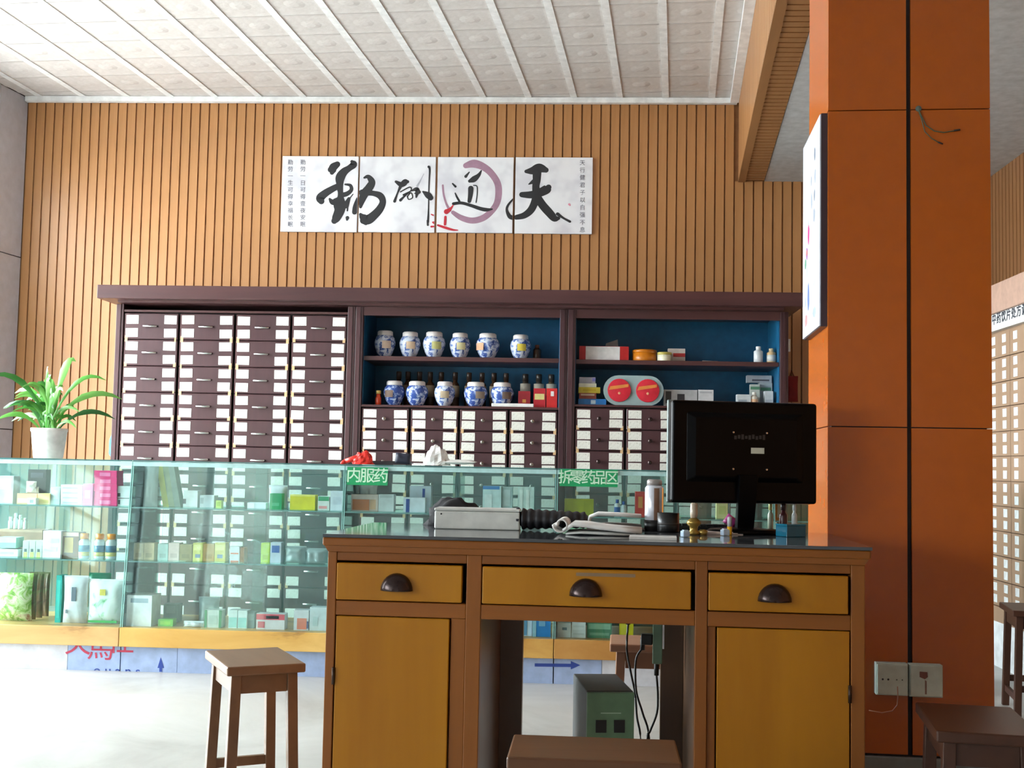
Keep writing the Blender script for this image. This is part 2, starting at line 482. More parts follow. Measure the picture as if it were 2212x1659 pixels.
# orange clad column
CA = -R(3.4)
cl = atY(1788, 1000, 3.50)
col = sempty('column', (cl.x, cl.y, 0), CA)
CW = .455; CD = .42
MB().box(.012, .012, 0, CW - .012, CD - .012, ZS).build('column_core', M['joint'], col)
zr = [.165, 1.083, 2.005, ZS - .002]
for a, b in zip(zr, zr[1:]):
    for u0, u1 in ((0, CW / 2 - .0065), (CW / 2 + .0065, CW)):
        MB().box(u0, 0, a + .0016, u1, .012, b - .0016).build('cladding_panel', M['orange'], col)
        MB().box(u0, CD - .012, a + .0016, u1, CD, b - .0016).build('cladding_panel', M['orange'], col)
    MB().box(0, .0125, a + .0016, .012, CD - .0125, b - .0016).build('cladding_panel', M['orange'], col)
    MB().box(CW - .012, .0125, a + .0016, CW, CD - .0125, b - .0016).build('cladding_panel', M['orange'], col)
MB().box(-.006, -.006, 0, CW + .006, CD + .006, .16).build('base_skirting', M['greybase'], col, bevel=.004)

# pavement, and an unseen house added to dim the sky mirrored in the counters
struct(MB().box(-16, -14, -.14, 12, -12, 7).build('added_street_house', plain((112, 106, 98), .8)))
struct(MB().prism([(-30, -30), (20, -30), (20, 20), (-30, 20)], -.3, -.14).build('pavement', plain((176, 174, 168), .8)))

# ================================================================== DESK
DA = -R(2.1)
DX, DY = -.610, 2.906
DZ = .78
DW, DD = 1.30, .60
dt = thing('office_desk', 'yellow and brown wooden desk with three drawers and an open knee space', 'desk', (DX, DY, 0), DA)
def dbox(x0, x1, y0, y1, z0, z1, name, mat, bevel=.002, parent=None):
    return MB().box(x0, y0, z0, x1, y1, z1).build(name, mat, parent or dt, bevel=bevel)
dbox(0, DW, 0, DD, .752, .772, 'desk_top', M['deskfx'], .004)
MB().prism_y([(.004, .752), (DW - .004, .752), (DW - .014, .738), (.014, .738)], .004, DD - .004).build('top_moulding', M['deskfx'], dt)
posts = [(.012, .034), (.352, .388), (.896, .925), (1.256, 1.288)]
for a, b in posts: dbox(a, b, .012, .05, 0, .738, 'front_post', M['deskf'])
for a, b, c, d in ((.034, .352, .716, .738), (.388, .896, .716, .738), (.925, 1.256, .716, .738), (.034, .352, .585, .62), (.388, .896, .585, .62), (.925, 1.256, .585, .62), (.034, .352, .04, .09), (.925, 1.256, .04, .09)):
    dbox(a, b, .014, .05, c, d, 'front_rail', M['deskfx'])
dbox(.316, .352, .018, .05, .09, .585, 'door_stile', M['deskf']); dbox(.925, .945, .018, .05, .09, .585, 'door_stile', M['deskf'])
for a, b in ((.012, .03), (1.27, 1.288)): dbox(a, b, .05, DD - .02, .03, .738, 'side_panel', M['deskf'])
for a, b in ((.366, .386), (.898, .918)): dbox(a, b, .05, DD - .055, .03, .738, 'inner_panel', M['deskin'])
for a, b in ((.03, .449), (.835, 1.27)): dbox(a, b, DD - .055, DD - .02, .03, .738, 'back_panel', M['deskin'])
dbox(.449, .835, DD - .05, DD - .02, .655, .738, 'back_rail', M['deskin'])
dbox(.388, .896, .05, DD - .056, .612, .62, 'drawer_bottom', M['deskin'])
for (a, b), zoff in (((.036, .342), 0), ((.391, .886), 0), ((.927, 1.249), 0)):
    d = dbox(a, b, .006, .03, .623, .711, 'drawer', M['deskd'], .0025)
    dbox(a + .01, b - .01, .03, .45, .63, .70, 'drawer_box', M['deskin'], 0, d)
    cx = (a + b) / 2 - (.002 if a > .8 else .0)
    cx += {.036: -.005, .391: .0, .927: -.006}[a]
    pm = MB(); nu, nv = 14, 7; vs = []; fs = []
    for j in range(nv + 1):
        ph = math.pi / 2 * j / nv
        for i in range(nu + 1):
            th = math.pi * i / nu
            vs.append((cx + .0375 * math.cos(th) * (math.cos(ph) if True else 1), .006 - .026 * math.sin(ph), .648 + .040 * math.sin(th) * math.cos(ph) * (1.0)))
    for j in range(nv):
        for i in range(nu):
            q = j * (nu + 1) + i; fs.append((q, q + nu + 1, q + nu + 2, q + 1))
    pm.add(vs, fs)
    cp = pm.build('cup_pull', M['pull'], d, True)
    sm = cp.modifiers.new('thickness', 'SOLIDIFY'); sm.thickness = .002
    if .3 < a < .5: dbox(.615, .755, .0052, .0062, .695, .703, 'label_strip', plain((128, 104, 78), .5), 0, d)
for a, b, hx in ((.037, .313, .034), (.948, 1.253, 1.253)):
    d = dbox(a, b, .012, .034, .093, .583, 'door', M['deskd'], .002)
    for hz in (.44, .16):
        MB().lathe([(.004, -.02), (.004, .02)], 8, (hx, .009, hz)).build('hinge', plain((70, 54, 44), .4, .7), d, True)
gs = MB().box(.001, -.004, 0, DW + .002, DD, .008).build('desk_glass', M['deskglass'], None, bevel=.0012, loc=(DX, DY, .7722), rot=(0, 0, DA))
tag(gs, 'dark glossy glass sheet covering the top of the yellow desk', 'glass sheet')

dmat = Matrix.Translation((DX, DY, 0)) @ Matrix.Rotation(DA, 4, 'Z')
def on_desk(px, py, ymax=3.42):
    p = atZ(px, py, DZ + .0004)
    if p.y > ymax: p = atY(px, py, ymax); p.z = DZ + .0004
    return p

# ================================================================== STOOLS
def make_stool(label, loc, ang, mat, H=.42, L=.32, W=.212):
    t = thing('wooden_stool', label, 'stool', (loc[0], loc[1], 0), ang, 'small rectangular wooden stools')
    MB().box(-L / 2, -W / 2, H - .024, L / 2, W / 2, H).build('seat', mat, t, bevel=.004)
    tx, ty = L / 2 - .034, W / 2 - .03
    bx, by = tx + .012, ty + .012
    z1 = H - .0245; q = .0135
    for sx in (-1, 1):
        for sy in (-1, 1):
            MB().hexa([(sx * bx - q, sy * by - q, 0), (sx * bx + q, sy * by - q, 0), (sx * bx + q, sy * by + q, 0), (sx * bx - q, sy * by + q, 0),
                       (sx * tx - q, sy * ty - q, z1), (sx * tx + q, sy * ty - q, z1), (sx * tx + q, sy * ty + q, z1), (sx * tx - q, sy * ty + q, z1)]).build('leg', mat, t, bevel=.002)
    def lerp(z): k = 1 - z / z1; return tx + (bx - tx) * k, ty + (by - ty) * k
    for sy in (-1, 1):
        MB().box(-tx + q, sy * ty - .008, z1 - .05, tx - q, sy * ty + .008, z1 - .001).build('apron', mat, t)
        x_, y_ = lerp(.07); MB().box(-x_ + q, sy * y_ - .007, .06, x_ - q, sy * y_ + .007, .085).build('rung', mat, t)
    for sx in (-1, 1):
        MB().box(sx * tx - .008, -ty + q, z1 - .05, sx * tx + .008, ty - q, z1 - .001).build('apron', mat, t)
        x_, y_ = lerp(.11); MB().box(sx * x_ - .007, -y_ + q, .10, sx * x_ + .007, y_ - q, .125).build('rung', mat, t)
    return t
make_stool('light brown wooden stool standing by itself before the glass counter', (-.868, 3.285), R(118), M['stool'], L=.30, W=.208)
make_stool('worn brown wooden stool pushed in front of the knee space of the desk', (.043, 2.342), -R(1), M['stoolm'], W=.19)
make_stool('dark brown wooden stool beside the foot of the orange column', (.885, 2.735), R(82), M['stoold'])
make_stool('brown wooden stool before the pale drawer cabinet with white labels', (1.86, 5.03), R(80), M['stoold'])
make_stool('pinkish brown wooden stool behind the desk next to the voltage box', (.275, 3.80), -R(2), M['stoolp'])

# ================================================================== HERB CABINET along the back wall
CY = 7.0                                  # front plane of the drawers
CB = 7.46                                 # back of the carcass
def cab_label_parts(dr, w, h, kind, lw, lh, lab_meshes):
    lm, tmh = lab_meshes
    for sx in (-1, 1):
        for sz in (-1, 1):
            o = bpy.data.objects.new('paper_label', lm); C.objects.link(o); o.parent = dr
            o.location = (sx * (w / 2 - lw / 2 - .009 - random.uniform(0, .004)), -.0005, sz * kind + random.uniform(-.0015, .0015))
            o.rotation_euler = (0, random.uniform(-.02, .02), 0)
        o = bpy.data.objects.new('edge_tape', tmh); C.objects.link(o); o.parent = dr
        o.location = (sx * (w / 2 - .014), -.0004, -h / 2 + .004)
        if random.random() < .15: o.scale = (.6, 1, 1)
def pull_bar():
    b = MB(); b.tube([(-.042, 0, 0), (-.038, -.014, 0), (.038, -.014, 0), (.042, 0, 0)], .0062, 8); return b.mesh('bar_pull')
def pull_knob():
    b = MB()
    prof = [(.004, 0), (.004, .008), (.011, .012), (.012, .018), (.007, .022)]
    vs = []; n = 10
    b.lathe(prof, n); b.v = [(x, -z, y) for x, y, z in b.v]; b.f = [f[::-1] for f in b.f]
    return b.mesh('round_knob')
bar_me = pull_bar(); bar_me.materials.append(M['steel'])
knob_me = pull_knob(); knob_me.materials.append(M['knob'])
for m_ in (bar_me, knob_me):
    for p in m_.polygons: p.use_smooth = True
drawer_mesh_cache = {}
def drawer_mesh(w, h, mat):
    k = (round(w, 3), round(h, 3), mat.name)
    if k not in drawer_mesh_cache:
        bm = bmesh.new(); me = MB().box(-w / 2, 0, -h / 2, w / 2, .018, h / 2).mesh('drawer'); bm.from_mesh(me)
        bmesh.ops.bevel(bm, geom=bm.edges[:], offset=.003, segments=1, affect='EDGES'); bm.to_mesh(me); bm.free()
        me.materials.append(mat); drawer_mesh_cache[k] = me
    return drawer_mesh_cache[k]
def paper_mesh(name, w, h, mat, t=.0012):
    me = MB().box(-w / 2, -t, -h / 2, w / 2, 0, h / 2).mesh(name); me.materials.append(mat); return me

def cabinet_unit(label, px0, px1, cols, rows, mode, shelf=None, knob=None):
    """rows: list of (y_top, y_bottom) pixel rows of drawers at the unit's middle."""
    yr = 720
    X0 = atY(px0, yr, CY).x; X1 = atY(px1, yr, CY).x; xm = (px0 + px1) / 2
    W = X1 - X0
    t = thing('herb_cabinet', label, 'cabinet', (X0, CY, 0), 0, 'maroon herb cabinets along the slatted wall')
    ztop = 1.868
    side = .045
    lo = atY(xm, rows[-1][1], CY).z
    for a, b in ((0, side), (W - side, W)):
        MB().box(a, -.004, 0, b, CB - CY, ztop).build('side_post', M['cab'], t, bevel=.002)
    for a in (side * .38, W - side * .62):
        MB().box(a, -.010, .05, a + .012, -.0041, ztop - .002).build('post_moulding', M['cab'], t)
    MB().box(side, .02, 0, W - side, CB - CY, .03).build('plinth', M['cabx'], t)
    zd = atY(xm, rows[0][0], CY).z + .006
    MB().box(side, .0, zd, W - side, CB - CY, zd + .013).build('shelf_board' if shelf else 'top_board', M['cabx'], t)
    MB().box(side, CB - CY - .02, .03, W - side, CB - CY, ztop).build('back_panel', M['blue'] if shelf else M['cab'], t)
    MB().box(side, .045, .03, W - side, .06, zd).build('drawer_backing', M['joint'], t)
    if shelf:
        z1 = atY(xm, shelf, CY + .05).z
        MB().box(side, .03, z1 - .026, W - side, CB - CY - .02, z1).build('shelf_board', M['cabx'], t, bevel=.002)
        for a, b in ((side, side + .004), (W - side - .004, W - side)):
            MB().box(a, .03, zd + .013, b, CB - CY - .02, ztop - .002).build('side_lining', M['blue'], t)
        MB().box(side, .0, ztop - .05, W - side, .03, ztop).build('top_rail', M['cabx'], t)
        MB().box(side, .03, ztop - .01, W - side, CB - CY - .02, ztop).build('top_board', M['cabx'], t)
        t['shelf_z'] = z1; t['deck_z'] = zd + .013
    DWm = (W - 2 * side) / cols
    for ri, (ya, yb) in enumerate(rows):
        z1, z0 = atY(xm, ya, CY).z, atY(xm, yb, CY).z
        h = z1 - z0
        big = h > .17
        for ci in range(cols):
            w = DWm - .012
            xc = side + DWm * (ci + .5)
            d = bpy.data.objects.new('drawer', drawer_mesh(w, h - .004, M['cab'])); C.objects.link(d); d.parent = t
            d.location = (xc, random.uniform(-.002, .002), (z0 + z1) / 2)
            if mode == 'bar':
                lw, lh, kz = .074, .052, h * .25
            else:
                lw, lh, kz = .076, .048, h * .225
            k = (mode, lw, lh)
            if k not in paper_cache:
                paper_cache[k] = (paper_mesh('paper_label', lw, lh, M['label']), paper_mesh('edge_tape', .016, .036, M['tape'], .0008))
            if big: kz = h * .3
            cab_label_parts(d, w, h, kz, lw, lh, paper_cache[k])
            kn = bpy.data.objects.new('bar_pull' if mode == 'bar' else 'round_knob', bar_me if mode == 'bar' else (knob or knob_me)); C.objects.link(kn); kn.parent = d
            kn.location = (-.005, 0, 0)
    t['x0'] = X0; t['x1'] = X1
    return t, X0, X1
paper_cache = {}
rowsA = [(673 + 57.3 * k + 5.5, 673 + 57.3 * (k + 1) + 5.5) for k in range(9)]
rowsA += [(1194.5, 1266), (1266, 1335)]
uA, a0, a1 = cabinet_unit('tall maroon cabinet made up of herb drawers from top to bottom', 250, 767, 4, rowsA, 'bar')
rowsB = [(884 + 46.6 * k, 884 + 46.6 * (k + 1)) for k in range(8)] + [(1257, 1336)]
dk = MB(); dk.lathe([(.004, 0), (.004, .008), (.011, .012), (.012, .018), (.007, .022)], 10); dk.v = [(x, -z, y) for x, y, z in dk.v]; dk.f = [f[::-1] for f in dk.f]
dkm = dk.mesh('round_knob'); dkm.materials.append(M['pull'])
uB, b0, b1 = cabinet_unit('maroon cabinet with blue shelves of porcelain jars over herb drawers', 768, 1226, 4, rowsB, 'knob', 772)
uC, c0, c1 = cabinet_unit('maroon cabinet with blue shelves of small boxes over herb drawers', 1227, 1703, 4, rowsB, 'knob', 780, dkm)
SZB, DZB = uB['shelf_z'], uB['deck_z']; SZC, DZC = uC['shelf_z'], uC['deck_z']
for u in (uA, uB, uC):
    for k in ('shelf_z', 'deck_z', 'x0', 'x1'):
        if k in u: del u[k]
# cornice board lying on all three
cz0, cz1 = 1.8685, 1.962
p0 = atY(209, 640, 6.86).x; p1 = atY(1737, 640, 6.86).x
cor = thing('cabinet_cornice', 'long dark cornice board lying on top of the herb cabinets', 'cornice', ((p0 + p1) / 2, 7.1, cz0))
L = (p1 - p0) / 2
MB().box(-L + .1, -.17, 0, L - .1, .36, .014).build('lower_step', M['cabx'], cor)
MB().box(-L, -.24, .0142, L, .36, cz1 - cz0).build('cornice_board', M['cabx'], cor, bevel=.003)

# ------------------------------------------------------------------ things on the cabinet shelves
def X_at(px, py, y): return atY(px, py, y).x
def place(px, Y, z):
    """x of a thing standing at depth Y, height z, seen at pixel column px"""
    py = 900
    for _ in range(3):
        x_ = atY(px, py, Y).x; py = proj((x_, Y, z))[1]
    return x_
def hpx(n, Y): return n * Y / F * .9985
JAR = [(.030, 0), (.034, .004), (.050, .035), (.062, .075), (.066, .105), (.060, .135), (.045, .155), (.036, .160), (.036, .168)]
def arc_patch(r, z0, z1, a0, a1, n=5):
    b = MB(); vs = []; fs = []
    for i in range(n + 1):
        a = a0 + (a1 - a0) * i / n
        for z in (z0, z1): vs.append((r * math.cos(a), r * math.sin(a), z))
    for i in range(n): fs.append((2 * i, 2 * i + 2, 2 * i + 3, 2 * i + 1))
    return b.add(vs, fs)
jar_meshes = {}
def jar(px, w_px, h_px, Y, z, amount, patch, label, pa=0):
    s = hpx(h_px, Y) / .185; sw = hpx(w_px, Y) / .132
    t = thing('porcelain_jar', label, 'jar', (place(px, Y, z), Y, z), 0, 'blue and white porcelain jars')
    if amount not in jar_meshes: jar_meshes[amount] = jar_mat(amount)
    b = MB().lathe([(r * sw, zz * s) for r, zz in JAR], 20); b.build('jar_body', jar_meshes[amount], t, True)
    MB().lathe([(.046 * sw, .150 * s), (.048 * sw, .153 * s), (.047 * sw, .178 * s), (.040 * sw, .185 * s), (.01 * sw, .187 * s)], 20).build('lid', plain((222, 214, 210), .3), t, True)
    if patch:
        a = -math.pi / 2 + pa
        arc_patch(.0672 * sw, .06 * s, .112 * s, a - .42, a + .42).build('paper_patch', plain(patch, .7), t)
tan, yel, ora = (206, 182, 150), (214, 196, 90), (214, 160, 110)
for (px, w, h, am, pt, pa, lb) in (
    (831, 47, 59, .50, (214, 190, 170), .3, 'blue and white jar with a square pinkish label, first on upper jar shelf'),
    (885, 47, 57, .47, (206, 178, 150), .2, 'blue and white jar with a round tan sticker on the upper jar shelf'),
    (937, 50, 58, .46, (200, 196, 130), .35, 'blue and white jar with a greenish label on the upper jar shelf'),
    (993, 46, 56, .50, (206, 196, 150), .2, 'blue and white jar with a pale yellow label on the upper jar shelf'),
    (1053, 52, 56, .51, (206, 156, 120), -.7, 'wide blue and white jar with an orange patch on the upper jar shelf'),
    (1124, 46, 54, .49, (214, 190, 70), .15, 'blue and white jar with a yellow sticker beside the small brown bottle')):
    jar(px, w, h, 7.16, SZB + .0005, am, pt, lb, pa)
for (px, w, h, am, pt, pa, lb) in (
    (851, 48, 54, .60, (120, 96, 84), -.4, 'dark blue jar with a brown patch beside the orange bottle on lower shelf'),
    (900, 50, 54, .56, None, 0, 'densely patterned blue jar without a label on the lower shelf'),
    (960, 46, 54, .48, (176, 156, 130), .1, 'blue and white jar with a tan strip at its foot on the lower shelf'),
    (1027, 52, 54, .55, (150, 132, 116), .5, 'blue jar with a brown label at its right on the lower shelf'),
    (1084, 52, 54, .54, (118, 100, 90), .5, 'blue jar with a dark label standing behind the white paper sheet')):
    jar(px, w, h, 7.12, DZB + .0005, am, pt, lb, pa)

def bottle(name, label, px, w_px, h_px, Y, z, body, cap, lab=None, group=None, shoulder=.68, neck=.45, cat='bottle', x=None, rough=.2, labz=(.12, .55)):
    h = hpx(h_px, Y); r = hpx(w_px, Y) / 2
    t = thing(name, label, cat, (place(px, Y, z) if x is None else x, Y, z), 0, group)
    ch = .82
    MB().lathe([(r * .92, 0), (r, h * .03), (r, h * shoulder), (r * .9, h * (shoulder + .05)), (r * neck, h * (shoulder + .11)), (r * neck, h * ch)], 14).build('bottle_body', body if not isinstance(body, tuple) else plain(body, rough), t, True)
    MB().lathe([(r * neck * 1.18, h * (ch - .04)), (r * neck * 1.2, h * .985), (r * neck * 1.05, h)], 14).build('cap', cap if not isinstance(cap, tuple) else plain(cap, .35), t, True)
    if lab: MB().lathe([(r * 1.012, h * labz[0]), (r * 1.012, h * labz[1])], 14).build('label_band', plain(lab, .6), t, True)
    return t
brown_glass = plain((74, 50, 34), .12)
for i, px in enumerate((860, 880, 905, 928, 952, 982, 1012, 1040, 1066, 1092)):
    bottle('medicine_bottle', 'dark glass medicine bottle with a cream label standing behind the lower jars', px, 19, 78, 7.30, DZB + .0005,
           brown_glass, (60, 44, 36), (168, 150, 124), 'dark bottles behind the lower jars', .62, .5, labz=(.3, .62))
for px, c in ((1134, (66, 60, 52)), (1163, (70, 66, 60)), (1190, (80, 70, 50))):
    bottle('medicine_bottle', 'dark glass bottle with a pale label standing behind the red boxes', px, 22, 76, 7.26, DZB + .0005, plain(c, .15), (50, 42, 36), (186, 178, 160), 'dark bottles behind the red boxes', .66, .5, labz=(.4, .72))
bottle('medicine_bottle', 'small brown bottle alone at the right of the upper jar shelf', 1160, 18, 34, 7.2, SZB + .0005, brown_glass, (120, 60, 30), None)
bottle('squeeze_bottle', 'small orange-red bottle with a yellow cap beside the first lower jar', 817, 13, 32, 7.08, DZB + .0005, (206, 64, 26), (240, 200, 110), None, None, .5, .7)
bottle('pill_bottle', 'white plastic pill bottle on the upper shelf of the box cabinet', 1638, 20, 36, 7.12, SZC + .0005, (222, 226, 228), (232, 232, 230), None)
bottle('pill_bottle', 'cream pill bottle with an orange side on the upper shelf of the box cabinet', 1666, 20, 32, 7.12, SZC + .0005, (226, 190, 140), (226, 200, 160), (222, 222, 216))
bottle('pill_bottle', 'cream pill bottle with a peach label in front of the white box pile', 1629, 16, 34, 7.10, DZC + .0005, (216, 206, 190), (220, 216, 206), (224, 178, 140))

def carton(label, px0, px1, pyt, Y, z, dep, rgb, panels=(), rot=0, name='medicine_carton', cat='box', group=None, rough=.45, mat=None):
    """a folded card box: body with tuck flap, printed panels (u0,u1,v0,v1,rgb) on the front"""
    xm = (px0 + px1) / 2
    x0 = place(px0, Y, z); x1 = place(px1, Y, z)
    w = x1 - x0; h = max(.012, atY(xm, pyt, Y).z - z)
    t = thing(name, label, cat, ((x0 + x1) / 2, Y + dep / 2, z), rot, group)
    b = MB().box(-w / 2, -dep / 2, 0, w / 2, dep / 2, h)
    b.box(-w / 2 + .001, -dep / 2 - .0006, h - min(.012, h * .2), w / 2 - .001, -dep / 2, h - .0005)
    b.build('carton_body', mat or plain(rgb, rough), t)
    for (u0, u1, v0, v1, c) in panels:
        MB().box(-w / 2 + u0 * w, -dep / 2 - .0012, v0 * h, -w / 2 + u1 * w, -dep / 2 - .0006, v1 * h).build('printed_panel', plain(c, .5), t)
    return t
WH, GR, CYN = (222, 226, 228), (150, 160, 165), (190, 222, 222)
# red boxes beside the jars
carton('dark red box with a rounded gold mark behind the white sheet', 1119, 1145, 845, 7.08, DZB + .0005, .06, (140, 24, 34), ((.35, .65, .3, .5, (190, 130, 60)),))
carton('red box with a cream label between two other red boxes', 1152, 1178, 839, 7.07, DZB + .0005, .06, (176, 30, 42), ((.1, .9, .42, .72, (214, 200, 130)),))
carton('bright red box with a small white mark at the end of the lower shelf', 1180, 1203, 839, 7.07, DZB + .0005, .06, (204, 38, 36), ((.4, .7, .6, .85, (226, 214, 206)),))
x0 = place(1062, 7.03, DZB); x1 = place(1153, 7.03, DZB)
o = MB().box(0, 0, 0, x1 - x0, .035, .02).build('paper_pad', M['paper'], None, bevel=.003, loc=(x0, 7.012, DZB + .0005))
tag(o, 'flat white paper pad lying at the front of the lower jar shelf', 'paper')
# right cabinet, upper shelf
carton('red and white carton with a wide white front on the upper box shelf', 1251, 1358, 748, 7.08, SZC + .0005, .1, (186, 32, 32), ((.13, .82, .04, .98, (222, 218, 216)),))
cd_x = place(1318, 7.2, SZC)
t = thing('paper_card', 'grey folded card leaning behind the red and white carton', 'card', (cd_x, 7.24, SZC + .0005), R(8))
MB().add([(-.05, 0, 0), (.06, 0, 0), (.05, .03, .145), (-.02, .03, .12), (-.05, .004, 0), (.06, .004, 0), (.05, .034, .145), (-.02, .034, .12)],
         [(0, 1, 2, 3), (7, 6, 5, 4), (0, 4, 5, 1), (1, 5, 6, 2), (2, 6, 7, 3), (3, 7, 4, 0)]).build('card_sheet', plain((158, 158, 160), .7), t)
MB().add([(-.05, -.03, 0), (-.02, .03, .12), (-.05, 0, 0)], [(0, 1, 2)]).build('folded_wing', plain((140, 140, 142), .7), t)
def tin(label, px0, px1, pyt, Y, z, rgb, lid):
    xm = (px0 + px1) / 2; r = hpx((px1 - px0) / 2, Y); h = atY(xm, pyt, Y).z - z
    t = thing('round_tin', label, 'tin', (place(xm, Y, z), Y + r, z))
    MB().lathe([(r * .97, 0), (r, .003), (r, h * .72)], 22).build('tin_body', plain(rgb, .35), t, True)
    MB().lathe([(r * 1.02, h * .7), (r * 1.02, h * .96), (r * .96, h)], 22).build('tin_lid', plain(lid, .3), t, True)
tin('round orange tin with a matching lid on the upper box shelf', 1367, 1420, 754, 7.05, SZC + .0005, (204, 120, 26), (196, 112, 24))
tin('small cream and gold tin beside the orange tin', 1421, 1452, 760, 7.03, SZC + .0005, (222, 216, 190), (190, 176, 90))
carton('small white carton with a red band behind the cream tin', 1443, 1480, 753, 7.14, SZC + .0005, .05, (208, 198, 190), ((.3, 1, .4, .66, (190, 50, 50)),))
pn = thing('ballpoint_pen', 'thin pen lying on the upper box shelf', 'pen', (place(1535, 7.1, SZC), 7.1, SZC + .0045), R(10))
MB().tube([(-.05, 0, 0), (.04, 0, 0)], .004, 8).build('barrel', plain((150, 140, 132), .4), pn, True)
MB().tube([(.04, 0, 0), (.055, 0, 0)], [.004, .001], 8).build('tip', plain((150, 60, 60), .4), pn, True)
# right cabinet, lower shelf
stack = DZC + .0005
for (a, b, hh, c, pl, lb) in ((1249, 1309, .036, (40, 120, 190), ((.45, .62, .2, .8, (190, 214, 226)),), 'blue carton at the bottom of the pile on the lower box shelf'),
                              (1251, 1288, .034, (140, 66, 52), ((.1, .9, .55, .85, (196, 170, 150)),), 'brown carton lying on the blue carton'),
                              (1249, 1296, .034, (206, 184, 60), ((.2, .8, .3, .7, (196, 168, 40)),), 'yellow carton in the middle of the pile on the lower box shelf'),
                              (1250, 1288, .022, (222, 220, 200), (), 'thin cream carton lying on the yellow carton'),
                              (1251, 1286, .036, (170, 168, 180), ((.8, 1, .3, .9, (120, 120, 190)),), 'grey carton on top of the pile of coloured cartons')):
    Yq = 7.06
    xq0, xq1 = place(a, Yq, stack), place(b, Yq, stack)
    t = thing('medicine_carton', lb, 'box', ((xq0 + xq1) / 2, Yq + .06, stack), random.uniform(-.03, .03))
    wq = (xq1 - xq0) / 2
    bb = MB().box(-wq, -.05, 0, wq, .05, hh); bb.box(-wq + .001, -.0506, hh * .8, wq - .001, -.05, hh - .0004); bb.build('carton_body', plain(c, .45), t)
    for (u0, u1, v0, v1, cc) in pl:
        MB().box(-wq + u0 * 2 * wq, -.0512, v0 * hh, -wq + u1 * 2 * wq, -.0506, v1 * hh).build('printed_panel', plain(cc, .5), t)
    stack += hh + .0004
bl = thing('blister_pack', 'clear twin blister pack holding two red discs leaning on the box shelf', 'package', (place(1368, 7.05, DZC), 7.05, DZC + .0005))
r1 = hpx(32.5, 7.05)
out = []
for k in range(13): a = math.pi * .0 + math.pi * 2 * k / 24 - math.pi / 2; out.append((r1 + r1 * math.cos(a), r1 + r1 * math.sin(a)))
for k in range(13): a = math.pi / 2 + math.pi * k / 12; out.append((-r1 + r1 * math.cos(a), r1 + r1 * math.sin(a)))
MB().prism_y(out, .0, .02).build('plastic_shell', M['clear'], bl)
for sx in (-1, 1):
    t_ = MB().lathe([(r1 * .78, 0), (r1 * .76, .008), (r1 * .3, .012)], 24); t_.v = [(x + sx * r1 * .94, -z - .001, y + r1) for x, y, z in t_.v]; t_.f = [f[::-1] for f in t_.f]
    d = t_.build('red_disc', plain((206, 38, 56), .4), bl)
    MB().add([(sx * r1 * .94 - r1 * .7, -.0135, r1 * 1.0), (sx * r1 * .94 + r1 * .6, -.0135, r1 * 1.22), (sx * r1 * .94 + r1 * .6, -.0135, r1 * 1.42), (sx * r1 * .94 - r1 * .6, -.0135, r1 * 1.25)], [(0, 1, 2, 3)]).build('gold_stripe', plain((214, 130, 60), .5), d)
    MB().lathe([(.008, 0), (.006, .002)], 10).build('centre_mark', plain((226, 160, 120), .5), d, loc=(sx * r1 * .94, -.0133, r1 * .8), rot=(R(90), 0, 0))
carton('grey carton with dark marks beside the twin blister pack', 1434, 1506, 842, 7.1, DZC + .0005, .07, (178, 178, 180), ((.05, .22, .2, .9, (60, 60, 64)), (.4, .62, .35, .75, (50, 50, 54))))
carton('plain white carton beside the grey carton with dark marks', 1508, 1541, 842, 7.1, DZC + .0005, .07, (202, 202, 204), ((.1, .9, .8, .9, (170, 170, 176)),))
carton('low white carton at the left of the white box pile', 1592, 1622, 852, 7.08, DZC + .0005, .06, (200, 206, 208), ((.1, .7, .3, .6, (150, 160, 170)),))
carton('tall grey white carton standing in the white box pile', 1640, 1668, 827, 7.2, DZC + .0005, .06, (176, 188, 192), ((.1, .9, .7, .82, (90, 150, 120)),))
carton('white carton at the right end of the white box pile', 1652, 1670, 845, 7.1, DZC + .0005, .06, (206, 210, 212), ((.1, .9, .2, .5, (180, 190, 196)),))
carton('white jar-shaped carton with a green lid band in the box pile', 1621, 1641, 830, 7.17, DZC + .0005, .05, (190, 198, 190), ((0, 1, .78, .9, (90, 140, 110)),))
zt = atY(1656, 827, 7.2).z + .001
carton('grey carton lying across the top of the white box pile', 1614, 1667, 811, 7.2, zt, .06, (168, 174, 182), ((.2, .9, .2, .45, (90, 90, 100)),))

